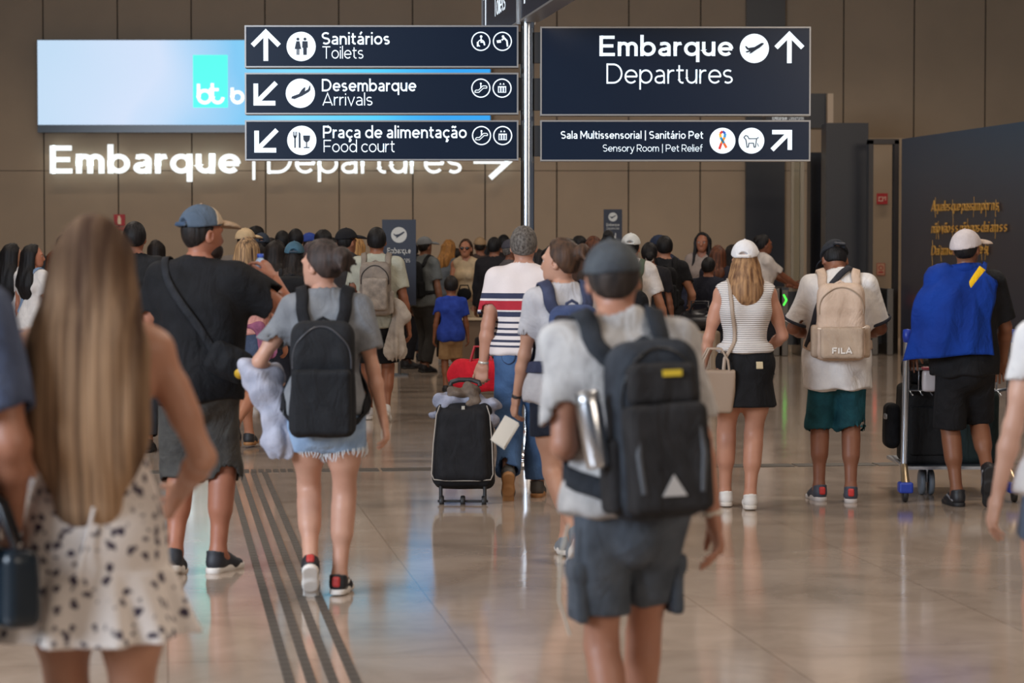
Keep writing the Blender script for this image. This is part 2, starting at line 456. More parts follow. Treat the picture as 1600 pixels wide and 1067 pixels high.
fr = MB()
fr.b2((X(1357, dY), dY, 0), (X(1364, dY), dY+.25, Z(219, dY))).b2((X(1397, dY), dY, 0), (X(1404, dY), dY+.25, Z(219, dY))).b2((X(1357, dY), dY, Z(225, dY)), (X(1404, dY), dY+.25, Z(217, dY)))
struct(fr.build('trim_7', plain((52, 45, 41), .4)))
# dark curved feature wall with hand lettering
pa, pb = Vector((X(1402, 36.9), 36.9, 0)), Vector((X(1600, 31.6), 31.6, 0))
dv = (pb-pa).normalized(); pe = pa+dv*13.5; nv = Vector((dv.y, -dv.x, 0)); nv = nv if nv.x < 0 else -nv
hz = Z(218, 36.9)
prof = [pa-nv*.45+dv*.10, pa-nv*.22+dv*.02]+[pa-nv*.22*(1-math.sin(t))+dv*.22*(1-math.cos(t)) for t in np.linspace(.2, PI/2, 8)]+[pa+dv*k_ for k_ in (1, 3, 6, 9, 13.5)]
V = [(p.x, p.y, z) for p in prof for z in (0, hz)]; back = [(p.x, p.y, z) for p in [q-nv*.4 for q in prof] for z in (0, hz)]
n_ = len(V); Q = [(2*i, 2*i+1, 2*i+3, 2*i+2) for i in range(len(prof)-1)]+[(n_+2*i+2, n_+2*i+3, n_+2*i+1, n_+2*i) for i in range(len(prof)-1)]+[(2*i+1, n_+2*i+1, n_+2*i+3, 2*i+3) for i in range(len(prof)-1)]
dw = MB().add(V+back, Q)
m, nt, b = _new('dark_lacquer'); b.inputs['Base Color'].default_value = (*lin((52, 52, 64)), 1); b.inputs['Roughness'].default_value = .36
struct(dw.build('wall_right', m))
# tactile strips in the floor (building grid turned 8 degrees)
mt = plain((70, 64, 57), .55)
def strip_quad(mb, a, b_, w):
    d = (b_-a).normalized(); n = Vector((-d.y, d.x, 0))*w/2; L = (b_-a).length
    k = 0; st = .11
    while k < L-.05:
        mb.box((a+d*(k+st/2)+Vector((0, 0, .0015))), (w/2, st*.46, .003), Matrix.Rotation(math.atan2(d.y, d.x)-PI/2, 3, 'Z')); k += st
tops = [(359.2, 738), (377.5, 738), (395.4, 738), (413.3, 738)]; bots = [(452.3, 1065.7), (486.5, 1065.7), (521, 1065.7), (555.8, 1065.7)]
for t, b_ in zip(tops, bots):
    a, c = ground(*t), ground(*b_); c = c+(c-a)*.8
    mb = MB(); strip_quad(mb, a, c, .037); struct(mb.build('floor_tactile_strip', mt))
a, c = ground(-700, 748.2), ground(2300, 715.4); mb = MB(); d = (c-a).normalized(); rz = Matrix.Rotation(math.atan2(d.y, d.x), 3, 'Z'); k = 0; Lc = (c-a).length
la, lb = (ground(346, 738)-a).length, (ground(458, 737)-a).length
while k < Lc:
    if la < k < lb: mb.box(a+d*(k+.019)+Vector((0, 0, .0015)), (.019, .115, .003), rz@Matrix.Rotation(0, 3, 'Z')); k += .0535
    else:
        L = .62
        if k <= la < k+L: L = max(la-k+.001, .03)
        mb.box(a+d*(k+L/2)+Vector((0, 0, .0015)), (L/2-.012, .11, .003), rz); k += L
struct(mb.build('floor_tactile_strip', mt))
# the glazed front and side walls of the hall, behind and beside the camera
struct(MB().b2((-32.2, -12, 0), (-32, 48, 9.2)).build('wall_left', MWALL))

# ------------------------------------------------------------------ lettering: monoline geometric sans built from strokes
def arc(cx, cy, r, a0, a1, n=None, ry=None):
    n = n or max(4, int(abs(a1-a0)/12)); ry = ry or r
    return [(cx+r*math.cos(math.radians(a0+(a1-a0)*i/n)), cy+ry*math.sin(math.radians(a0+(a1-a0)*i/n))) for i in range(n+1)]
def glyph(ch, w):
    a = w/2; x = 1.0; H = 1.42; As = 1.48; De = -.42; R = .5-a; r = .5
    ring = lambda cx: [arc(cx, .5, R, 0, 360, 32)]
    if ch in 'ãáâç':
        bs, wd = glyph({'ç': 'c'}.get(ch, 'a'), w)
        c = wd/2-.02
        if ch == 'ã': bs = bs+[[(c-.3, 1.2), (c-.16, 1.33), (c+.08, 1.23), (c+.24, 1.36)]]
        if ch == 'á': bs = bs+[[(c-.06, 1.16), (c+.14, 1.46)]]
        if ch == 'ç': bs = bs+[[(.5, 0), (.5, -.14), (.62, -.22), (.54, -.36), (.36, -.36)]]
        return bs, wd
    if ch == 'o': return ring(.5), 1.0
    if ch == 'b': return ring(.5)+[[(a, 0), (a, As)]], 1.02
    if ch == 'd': return ring(.5)+[[(1-a, 0), (1-a, As)]], 1.02
    if ch == 'p': return ring(.5)+[[(a, x), (a, De)]], 1.02
    if ch == 'q': return ring(.5)+[[(1-a, x), (1-a, De)]], 1.02
    if ch == 'c': return [arc(.5, .5, R, 42, 318)], .88
    if ch == 'e': return [arc(.5, .5, R, 0, 318), [(a*1.2, .5), (1-a*.6, .5)]], .99
    if ch == 'a': return [[(.12, .86)]+arc(.40, .66, .36-a*.6, 125, 0, 10, .34-a)+[(.80-a, 0)], arc(.37, .29, .37-a, 70, 290, 14, .29-a*.9)[0:]+[(.55, a*1.1), (.80-a, .2)], [(.46, .58-a*.5), (.80-a, .58-a*.5)]], .84
    if ch == 'n': return [[(a, 0), (a, x)], [(a, .4)]+arc(.43, .57, .43-a, 180, 0)+[(.86-a, 0)]], .88
    if ch == 'm': return [[(a, 0), (a, x)], [(a, .4)]+arc(.38, .62, .38-a, 180, 0)+[(.76-a, 0)], [(.76-a, .4)]+arc(.38+.76-w, .62, .38-a, 180, 0)+[(1.52-w-a, 0)]], 1.54-w
    if ch == 'u': return [[(a, x), (a, .43)]+arc(.43, .43, .43-a, 180, 360)+[(.86-a, x)], [(.86-a, x), (.86-a, 0)]], .88
    if ch == 'r': return [[(a, 0), (a, x)], [(a, .4)]+arc(.42, .57, .42-a, 180, 80)+[(.52, x-a)]], .54
    if ch == 's' or ch == 'S':
        k = 1 if ch == 's' else H; ww = .74 if ch == 's' else 1.02; ry = k/4-a*.52; rx = ww/2-a
        return [arc(ww/2, k-a-ry, rx, 40, 270, 12, ry)+arc(ww/2, a+ry, rx, 90, -140, 12, ry)], ww+.02
    if ch == 't': return [[(.22, 1.3), (.22, .3)]+arc(.22+.26, .3, .26, 180, 285, 6, .3-a), [(0, x-a), (.56, x-a)]], .60
    if ch == 'i': return [[(a, 0), (a, x)], [(a, 1.22), (a, 1.22+max(w, .16))]], w+.02
    if ch == 'l': return [[(a, 0), (a, As)]], w+.02
    if ch == 'f': return [[(.2, 0), (.2, 1.15)]+arc(.2+.27, 1.15, .27, 180, 75, 6, As-1.15-a), [(0, x-a), (.54, x-a)]], .56
    if ch == 'v': return [[(.06, x), (.46, 0), (.86, x)]], .9
    if ch == 'y': return [[(.06, x), (.48, .02)], [(.9, x), (.42, -.22), (.26, -.40), (.04, -.36)]], .94
    if ch == 'E': return [[(a, 0), (a, H)], [(a, a), (1.0, a)], [(a, H-a), (.98, H-a)], [(a, H/2), (.9, H/2)]], 1.04
    if ch == 'F': return [[(a, 0), (a, H)], [(a, H-a), (.98, H-a)], [(a, H/2-.03), (.9, H/2-.03)]], 1.0
    if ch == 'D': return [[(a, 0), (a, H)], [(a, a), (.48, a)]+arc(.52, H/2, .70-a, -90, 90, 16, H/2-a)+[(a, H-a)]], 1.24
    if ch in 'PR':
        g = [[(a, 0), (a, H)], [(a, H-a), (.6, H-a)]+arc(.6, H-.45, .48-a, 90, -90, 12, .45-a)+[(a, H-.9+a)]]
        if ch == 'R': g.append([(.55, .5), (1.02, 0)])
        return g, 1.08
    if ch == 'A': return [[(.05, 0), (.62, H), (1.19, 0)], [(.25, .36), (1.0, .36)]], 1.24
    if ch == 'T': return [[(0, H-a), (1.08, H-a)], [(.54, 0), (.54, H)]], 1.1
    if ch == 'M': return [[(a, 0), (a, H)], [(a, H), (.68, .40), (1.36-a, H)], [(1.36-a, H), (1.36-a, 0)]], 1.38
    if ch == 'L': return [[(a, 0), (a, H)], [(a, a), (.86, a)]], .9
    if ch == '|': return [[(.2, -.3), (.2, As+.05)]], .4
    if ch == ',': return [[(.1, .1), (.02, -.22)]], .2
    return [], .42
def stroke_polys(pts, w):
    P = [Vector(p) for p in pts]; n = len(P); cl = (P[0]-P[-1]).length < 1e-4
    L, Rr = [], []
    for i, p in enumerate(P):
        if cl and i in (0, n-1): d0 = (P[-1]-P[-2]).normalized(); d1 = (P[1]-P[0]).normalized()
        else:
            d1 = (P[i+1]-p).normalized() if i < n-1 else None; d0 = (p-P[i-1]).normalized() if i else d1
            d1 = d1 or d0
        m_ = Vector((-(d0.y+d1.y), d0.x+d1.x)); m_ = m_.normalized() if m_.length > 1e-3 else Vector((-d0.y, d0.x))
        k = min(1/max(.3, m_.dot(Vector((-d0.y, d0.x)))), 1.9); L.append(p+m_*(w/2*k)); Rr.append(p-m_*(w/2*k))
    return L, Rr
def text_mesh(txt, w, spacing=.14):
    "strokes in letter units; returns (list of (L, R) ribbons, width)"
    out = []; x = 0
    for ch in txt:
        st, wd = glyph(ch, w)
        for s_ in st:
            L, R_ = stroke_polys([(px+x, py) for px, py in s_], w); out.append((L, R_))
        x += wd+(spacing if ch != ' ' else 0)
    return out, x-spacing
def frame(o, ux, uz):
    "plane through o with right = ux, up = uz"
    ux = Vector(ux).normalized(); uz = Vector(uz).normalized(); uy = uz.cross(ux)
    M = Matrix((ux, uy, uz)).transposed().to_4x4(); M.translation = o; return M
def ribbons(mb, rib, M, sx, sz, x0, z0, depth):
    "put ribbons in the x,z plane of M as solid strokes of the given depth towards -y"
    for L, R_ in rib:
        n = len(L); V = []
        for y in (0, -depth):
            V += [M@Vector((x0+p.x*sx, y, z0+p.y*sz)) for p in L]+[M@Vector((x0+p.x*sx, y, z0+p.y*sz)) for p in R_]
        Q = []
        for i in range(n-1):
            Q += [(2*n+i, 2*n+i+1, 3*n+i+1, 3*n+i), (i+1, i, n+i, n+i+1), (i, i+1, 2*n+i+1, 2*n+i), (n+i+1, n+i, 3*n+i, 3*n+i+1)]
        Q += [(0, 2*n, 3*n, n), (n-1, 2*n-1, 4*n-1, 3*n-1)]
        mb.add(V, Q)
def write(mb, txt, M, x0, x1, z0, xh, w=.2, depth=.002, align='fit'):
    rib, wd = text_mesh(txt, w); sx = (x1-x0)/wd if x1 is not None else xh
    ribbons(mb, rib, M, sx, xh, x0, z0, depth); return x0+wd*sx
def line(mb, M, pts, w, depth=.002):
    L, R_ = stroke_polys(pts, w); ribbons(mb, [(L, R_)], M, 1, 1, 0, 0, depth)
def disc(mb, M, cx, cz, r, depth=.003, n=36): mb.prism([(cx+r*math.cos(2*PI*i/n), cz+r*math.sin(2*PI*i/n)) for i in range(n)], depth, M)
def poly(mb, M, pts, depth=.003): mb.prism(pts, depth, M)
LETTER = plain((226, 238, 246), .4, 0, .62); NAVY_IN = plain((20, 38, 60), .5)

# ---- glowing wall lettering and the video wall
Mw = frame(Vector((0, WALL-.16, 0)), (1, 0, 0), (0, 0, 1))
wx = lambda px: X(px, WALL-.2); wz = lambda py: Z(py, WALL-.2)
lit = plain((240, 248, 250), .4, 0, 1.0)
wl = empty('wall_lettering', (wx(230), WALL-.16, wz(271)), 'large glowing white bold departures lettering in Portuguese on the back wall under the screen', 'sign')
def kid_build(mb, name, mat, parent, **kw):
    o = mb.build(name, mat, parent, **kw); o.matrix_parent_inverse = parent.matrix_basis.inverted(); return o
xh = (wz(240)-wz(271))*.99
mb = MB(); write(mb, 'Embarque', Mw, wx(79), wx(376), wz(271), xh, .25, .06); kid_build(mb, 'lettering', lit, wl)
wl2 = empty('wall_lettering', (wx(550), WALL-.16, wz(271)), 'thin glowing white departures lettering with an arrow on the back wall, half hidden by signs', 'sign')
mb = MB(); line(mb, Mw, [(wx(397), wz(281)), (wx(397), wz(226))], .05, .06); write(mb, 'Departures', Mw, wx(418), wx(722), wz(271), xh, .15, .06)
line(mb, Mw, [(wx(740), wz(252)), (wx(795), wz(252))], .09, .06); line(mb, Mw, [(wx(766), wz(226)), (wx(795), wz(252)), (wx(766), wz(278))], .10, .06)
kid_build(mb, 'lettering', lit, wl2)
sY = WALL-.26
scr = empty('video_screen', (X(413, sY), sY, Z(205, sY)), 'wide glowing pale blue advertising screen high on the back wall', 'screen')
x0, x1, z0, z1 = X(60, sY), X(767, sY), Z(195, sY), Z(62, sY)
kid_build(MB().b2((x0, sY, Z(207, sY)), (x1, WALL-.02, z1)), 'housing', plain((14, 18, 26), .25), scr)
m, nt, b = _new('screen_picture'); v = coords(nt)
s_ = N(nt, 'ShaderNodeSeparateXYZ'); nt.links.new(v, s_.inputs[0]); nz = N(nt, 'ShaderNodeTexNoise', i_Scale=.55, i_Detail=1.0); nt.links.new(v, nz.inputs['Vector'])
ad = N(nt, 'ShaderNodeMath', operation='MULTIPLY_ADD'); nt.links.new(nz.outputs[0], ad.inputs[0]); ad.inputs[1].default_value = 1.6; nt.links.new(s_.outputs[0], ad.inputs[2])
mr = N(nt, 'ShaderNodeMapRange'); mr.inputs[1].default_value = -9.0+.8; mr.inputs[2].default_value = -.4+.8; nt.links.new(ad.outputs[0], mr.inputs[0])
colr = ramp(nt, mr.outputs[0], [(0, lin((192, 218, 242))), (.24, lin((206, 222, 246))), (.42, lin((120, 196, 240))), (.55, lin((120, 214, 250))), (.72, lin((70, 205, 250))), (.9, lin((20, 160, 240)))])
b.inputs['Base Color'].default_value = (.02, .02, .02, 1); nt.links.new(colr, b.inputs['Emission Color']); b.inputs['Emission Strength'].default_value = 1.0; b.inputs['Roughness'].default_value = .4
kid_build(MB().b2((x0+.01, sY-.004, z0), (x1-.01, sY-.0, z1-.01)), 'display', m, scr)
Ms = frame(Vector((0, sY-.006, 0)), (1, 0, 0), (0, 0, 1)); qx = lambda px: X(px, sY); qz = lambda py: Z(py, sY)
kid_build(MB().b2((qx(303), sY-.008, qz(168)), (qx(357), sY-.004, qz(86))), 'logo_tile', plain((70, 236, 216), .4, 0, 1.0), scr)
mb = MB(); Ms2 = frame(Vector((0, sY-.010, 0)), (1, 0, 0), (0, 0, 1)); xq = qz(140)-qz(161)
line(mb, Ms2, [(qx(311.5), qz(131)), (qx(311.5), qz(152))], .062); line(mb, Ms2, [(qx(311.5)+p[0], qz(151)+p[1]) for p in arc(.115, 0, .115, 0, 360, 24)], .062)
line(mb, Ms2, [(qx(333), qz(130)), (qx(333), qz(152))]+[(qx(333)+.10+p[0], qz(152)+p[1]) for p in arc(0, 0, .10, 180, 360, 12)], .062); line(mb, Ms2, [(qx(328), qz(140)), (qx(343), qz(140))], .055)
line(mb, Ms2, [(qx(364), qz(137)), (qx(364), qz(152))], .062); line(mb, Ms2, [(qx(364)+p[0], qz(152)+p[1]) for p in arc(.10, 0, .10, 0, 360, 24)], .062)
kid_build(mb, 'logo_letters', plain((250, 252, 252), .4, 0, 1.05), scr)

# ------------------------------------------------------------------ wayfinding sign post
SY = 18.8
base = ground(824, 716.5); SY = base.y
post = empty('wayfinding_sign', base, 'tall steel sign post with dark blue direction panels in the middle of the hall', 'sign')
steel = plain((196, 200, 204), .22, 1.0); steel2 = plain((150, 150, 150), .35, 1)
px_ = base.x
pl = MB().lathe([(.0525, .12), (.0525, 4.6)], (px_, SY, 0), 28); kid_build(pl, 'pole', steel, post, smooth=True)
bs = MB().lathe([(.0, .0), (.17, .0), (.17, .012), (.075, .02), (.068, .10), (.068, .20), (.058, .21), (.0525, .24)], (px_, SY, 0), 28); kid_build(bs, 'base_plate', steel, post, smooth=True)
sx_ = lambda px: X(px, SY-.05); sz_ = lambda py: Z(py, SY-.05)
Mf = frame(Vector((0, SY-.072, 0)), (1, 0, 0), (0, 0, 1)); Mi = frame(Vector((0, SY-.076, 0)), (1, 0, 0), (0, 0, 1))
m, nt, b = _new('navy_sign_face'); b.inputs['Base Color'].default_value = (*lin((13, 30, 52)), 1); b.inputs['Roughness'].default_value = .24; NAVY = m
FRM = plain((168, 166, 164), .35, .7)
def panel(xa, xb, ya, yb, lab):
    x0, x1, z0, z1 = sx_(xa), sx_(xb), sz_(yb), sz_(ya); f = .012
    pn = MB().b2((x0+f, SY-.070, z0+f), (x1-f, SY+.07, z1-f)); po = kid_build(pn, 'sign_panel', NAVY, post, label=lab)
    fm = MB().b2((x0, SY-.075, z0), (x1, SY+.075, z0+f)).b2((x0, SY-.075, z1-f), (x1, SY+.075, z1)).b2((x0, SY-.075, z0+f), (x0+f, SY+.075, z1-f)).b2((x1-f, SY-.075, z0+f), (x1, SY+.075, z1-f))
    fo = fm.build('panel_frame', FRM, po)
    return po
def bracket(xa, xb, ya, yb): kid_build(MB().b2((sx_(xa), SY-.03, sz_(yb)), (sx_(xb), SY+.03, sz_(ya))), 'bracket', plain((24, 22, 22), .5), post)
for ya, yb in ((49, 99), (121, 172), (195, 246)): bracket(809, 816, ya, yb)
for ya, yb in ((50, 98), (122, 172), (196, 244)): bracket(835, 845, ya, yb)
def arrow(mb, cx, cz, ang, r=.11, w=.036):
    d = Vector((math.cos(ang), math.sin(ang))); n = Vector((-d.y, d.x)); c = Vector((cx, cz)); tip = c+d*r
    line(mb, Mf, [tuple(c-d*r), tuple(tip-d*.01)], w); line(mb, Mf, [tuple(tip-d*r*.93+n*r*.93), tuple(tip), tuple(tip-d*r*.93-n*r*.93)], w)
S3 = lambda px, py: (sx_(px), sz_(py))
def ring_(mb, px, py, r=.069, w=.009): c = S3(px, py); line(mb, Mf, [(c[0]+p[0], c[1]+p[1]) for p in arc(0, 0, r, 0, 360, 36)], w)
def P2(M, mb, cx, cy, pts, k=1/202., dpt=.002): poly(mb, M, [(sx_(cx)+x*k, sz_(cy)-y*k) for x, y in pts], dpt)
def L2(M, mb, cx, cy, pts, w=1.6, k=1/202.): line(mb, M, [(sx_(cx)+x*k, sz_(cy)-y*k) for x, y in pts], w*k)
def D2(M, mb, cx, cy, x, y, r, k=1/202.): disc(mb, M, sx_(cx)+x*k, sz_(cy)-y*k, r*k)
XHB = .0665
def row(po, bold, thin, x0, xb, xt, yb, yt, arr, pic):
    mb = MB(); write(mb, bold, Mf, sx_(x0), sx_(xb), sz_(yb), XHB, .20); mb.build('heading_text', LETTER, po)
    mb = MB(); write(mb, thin, Mf, sx_(x0+1), sx_(xt), sz_(yt), XHB, .125); mb.build('translation_text', LETTER, po)
    mb = MB(); arr(mb); mb.build('arrow', LETTER, po)
    mb = MB(); pic(mb, None); mb.build('round_symbol', LETTER, po)
# panel 1: toilets
po = panel(384, 810, 40, 106, 'dark blue panel for the toilets, topmost of the three on the left')
def a_up(mb): arrow(mb, *S3(417, 73), PI/2)
def disc_at(px, py): return lambda mb, _: disc(mb, Mf, *S3(px, py), .112, .002)
row(po, 'Sanitários', 'Toilets', 504, 610, 569, 70, 92, a_up, disc_at(472, 73))
mb = MB()
for cx, w_ in ((467, 1), (478, 0)):
    D2(Mi, mb, cx, 61.5, 0, 0, 2.2)
    if w_: P2(Mi, mb, cx, 73, [(-2.4, -8), (2.4, -8), (5, 4), (-5, 4)]); P2(Mi, mb, cx, 73, [(-2, 4), (-.4, 4), (-.4, 13), (-2, 13)]); P2(Mi, mb, cx, 73, [(.4, 4), (2, 4), (2, 13), (.4, 13)])
    else: P2(Mi, mb, cx, 73, [(-4, -8), (4, -8), (4.4, 2), (2.8, 2), (2.6, 13), (-2.6, 13), (-2.8, 2), (-4.4, 2)])
mb.build('pictogram', NAVY_IN, po)
mb = MB(); ring_(mb, 751.5, 65)
D2(Mf, mb, 752, 57.5, 0, 0, 2); L2(Mf, mb, 752, 65, [(0, -5), (0, 1), (4, 1), (5.5, 6)], 2.2); L2(Mf, mb, 752, 68, arc(0, 0, 5, 30, -250, 18), 1.5); P2(Mf, mb, 746.5, 70, [(-1.2, -4), (1.6, -4), (1.6, 3), (-1.2, 3)])
mb.build('small_symbol', LETTER, po); mb = MB(); ring_(mb, 785, 65); D2(Mf, mb, 786, 57.5, 0, 0, 2); L2(Mf, mb, 787, 64, [(-3, -1), (1, -4), (5, 0), (6, 9)], 2.6); P2(Mf, mb, 779, 65, [(-3, -1.4), (4, -2.4), (4, 2), (-2, 2.6)])
mb.build('small_symbol', LETTER, po)
# panel 2: arrivals
po = panel(384, 810, 114, 179, 'dark blue panel for the arrivals, middle one of the three on the left')
def a_dl(cx, cy):
    def f(mb):
        c = S3(cx, cy); k = .078
        line(mb, Mf, [(c[0]+k, c[1]+k), (c[0]-k*.85, c[1]-k*.85)], .036); line(mb, Mf, [(c[0]-k, c[1]+k*.92), (c[0]-k, c[1]-k), (c[0]+k*.92, c[1]-k)], .036)
    return f
row(po, 'Desembarque', 'Arrivals', 504, 651, 583, 143, 165, a_dl(417, 145.5), disc_at(470.5, 146))
mb = MB(); P2(Mi, mb, 470.5, 146, [(-14, 8), (-13, 5), (-2, 1), (2, -5), (6, -9), (8, -9), (7, -3), (12, -6), (14.5, -12), (15.5, -12), (15.5, -5), (13, -2), (3, 4), (-9, 9)]); mb.build('pictogram', NAVY_IN, po)
def esc(mb, px, py):
    ring_(mb, px, py); D2(Mf, mb, px, py, 0, -7, 1.5); L2(Mf, mb, px, py, [(0, -5.5), (0, 0)], 1.8); L2(Mf, mb, px, py, [(-9, 4.5), (-9, 6.5), (-3, 6.5), (4, 0), (9, 0), (9.5, -2), (8, -3.4), (3, -3.4), (-3.4, 3), (-7.5, 3), (-9, 4.5)], 1.2)
def lift(mb, px, py):
    ring_(mb, px, py); P2(Mf, mb, px, py, [(-6.4, -3), (6.4, -3), (6.4, 7), (-6.4, 7)])
    for x_ in (-2.5, 2.5): P2(Mf, mb, px+x_, py-6, [(-1.6, .6), (0, -2.4), (1.6, .6)])
def lift_in(mb, px, py):
    for x_ in (-4, 0, 4): P2(Mi, mb, px+x_, py+2, [(-.9, -3), (.9, -3), (.9, 4), (-.9, 4)])
mb = MB(); esc(mb, 751.5, 138); mb.build('small_symbol', LETTER, po); mb = MB(); lift(mb, 784.5, 138); mb.build('small_symbol', LETTER, po); mb = MB(); lift_in(mb, 784.5, 138); mb.build('pictogram', NAVY_IN, po)
# panel 3: food court
po = panel(384, 810, 188, 251, 'dark blue panel for the food court, lowest of the three on the left')
row(po, 'Praça de alimentação', 'Food court', 505.5, 729.5, 617.5, 216, 238, a_dl(418, 219), disc_at(472.5, 219.5))
mb = MB(); L2(Mi, mb, 462, 219, [(0, -5), (0, 12)], 2)
for x_ in (-2.4, 0, 2.4): L2(Mi, mb, 462+x_, 219, [(0, -13), (0, -6)], 1.1)
P2(Mi, mb, 462, 219, [(-3, -7), (3, -7), (1.4, -3), (-1.4, -3)]); P2(Mi, mb, 469, 219, [(-1.2, -13), (1.4, -10), (1.6, 12), (-1.2, 12)])
P2(Mi, mb, 480, 219, [(-5.4, -7), (5.4, -7), (4.6, 0), (2, 3), (-2, 3), (-4.6, 0)]); L2(Mi, mb, 480, 219, [(0, 2), (0, 11)], 1.5); L2(Mi, mb, 480, 219, [(-4.4, 11.6), (4.4, 11.6)], 1.6)
mb.build('pictogram', NAVY_IN, po)
mb = MB(); esc(mb, 752.5, 212); mb.build('small_symbol', LETTER, po); mb = MB(); lift(mb, 785.5, 212); mb.build('small_symbol', LETTER, po); mb = MB(); lift_in(mb, 785.5, 212); mb.build('pictogram', NAVY_IN, po)
# panel 4: departures
po = panel(844, 1265, 42, 181, 'big dark blue departures panel on the right of the post')
mb = MB(); k2 = .1095
write(mb, 'Embarque', Mf, sx_(936), sx_(1144), sz_(88), k2, .225); mb.build('heading_text', LETTER, po); mb = MB(); write(mb, 'Departures', Mf, sx_(947), sx_(1144), sz_(131), k2*.99, .125); mb.build('translation_text', LETTER, po); mb = MB(); arrow(mb, *S3(1231.5, 76.5), PI/2); mb.build('arrow', LETTER, po)
mb = MB(); disc(mb, Mf, *S3(1177, 76), .112, .002); mb.build('round_symbol', LETTER, po)
mb = MB(); P2(Mi, mb, 1177, 76, [(-14.5, -3), (-12.6, -3.6), (-9.5, -.6), (0, -2), (11, -8.4), (14, -8.2), (14.4, -6.6), (8, -1), (3, 2), (-5, 7.5), (-8, 8), (-6, 5), (-12, 6.5), (-13.6, 5), (-8, 3), (-11.6, 1.6)]); mb.build('pictogram', NAVY_IN, po)
# panel 5: sensory room
po = panel(844, 1265, 188, 252, 'narrow dark blue panel for the sensory room and pet relief')
mb = MB(); write(mb, 'Sala Multissensorial | Sanitário Pet', Mf, sx_(876), sx_(1098), sz_(217), .0415, .2); mb.build('heading_text', LETTER, po); mb = MB(); write(mb, 'Sensory Room | Pet Relief', Mf, sx_(941.5), sx_(1097), sz_(237), .038, .135); mb.build('translation_text', LETTER, po); mb = MB()
c = S3(1219, 220.5); k = .068; line(mb, Mf, [(c[0]-k, c[1]-k), (c[0]+k*.85, c[1]+k*.85)], .034); line(mb, Mf, [(c[0]-k, c[1]+k), (c[0]+k, c[1]+k), (c[0]+k, c[1]-k)], .034)
mb.build('arrow', LETTER, po)
for px__ in (1128, 1173): mb = MB(); disc(mb, Mf, *S3(px__, 220), .099, .002); mb.build('round_symbol', LETTER, po)
seg = [(-5, 14), (-2, 5), (3, -4), (4, -10), (0, -13.5), (-4, -10), (-3, -4), (2, 5), (6, 12)]
cols = [(214, 60, 50), (236, 150, 40), (60, 150, 200), (50, 90, 190), (220, 70, 60), (240, 180, 50), (40, 140, 190), (230, 110, 50)]
for i in range(8):
    mb = MB(); L2(Mi, mb, 1128, 219, seg[i:i+2], 3.6); mb.build('ribbon_piece', plain(cols[i], .5, 0, .4), po)
mb = MB(); L2(Mi, mb, 1173, 221, [(-12, -6), (-9, -9), (-6, -8), (-4, -4), (8, -4), (11, -6)], 1.3); L2(Mi, mb, 1173, 221, [(-12, -6), (-9, -3), (-8, 1), (-7, 9), (-5, 9), (-4, 3), (3, 3), (4, 9), (6, 9), (7, 2), (8, -4)], 1.3); L2(Mi, mb, 1173, 221, [(9, 3), (11, 8)], .9); mb.build('pictogram', NAVY_IN, po)
# the pair of panels that run across, towards and away from the camera
near, far_ = Vector((px_+.30, SY-2.1, 0)), Vector((px_-.262, SY+1.9, 0)); dd = (near-far_).normalized(); nn = Vector((-dd.y, dd.x, 0)); nn = nn if nn.x < 0 else -nn
zb = Z(36, SY)
for p, q in ((base+dd*.09, base+dd*2.2), (base-dd*.09, base-dd*2.2)):
    c = (p+q)/2; L = (q-p).length; Rm = Matrix((dd, nn, (0, 0, 1))).transposed()
    po = kid_build(MB().box((c.x, c.y, zb+.36), (L/2, .065, .345), Rm), 'sign_panel', NAVY, post)
    f = MB().box((c.x, c.y, zb+.007), (L/2, .075, .008), Rm).box((c.x, c.y, zb+.713), (L/2, .075, .008), Rm)
    for e in (p, q): f.box((e.x, e.y, zb+.36), (.007, .075, .35), Rm)
    f.build('panel_frame', FRM, po)
    # lettering on the face turned towards the camera's left
    uxv = -dd if (-dd).dot(Vector((0, 1, 0))) < 0 else dd
    o_ = (q if (q-p).dot(uxv) < 0 else p)
    Mx = frame(Vector((o_.x, o_.y, zb))+nn*.067, uxv, (0, 0, 1))
    if Mx.col[1].xyz.dot(nn) > 0: pass
    mb = MB(); rib, wd = text_mesh('Sanitários', .235); ribbons(mb, rib, Mx, .12, .12, .75, .42, -.003); rib, wd = text_mesh('Toilets', .135); ribbons(mb, rib, Mx, .12, .12, .75, .18, -.003)
    L_, R_ = stroke_polys([(.2, .12), (.2, .56)], .05); ribbons(mb, [(L_, R_)], Mx, 1, 1, 0, 0, -.003); L_, R_ = stroke_polys([(.06, .40), (.2, .56), (.34, .40)], .05); ribbons(mb, [(L_, R_)], Mx, 1, 1, 0, 0, -.003)
    mb.build('lettering', LETTER, po)
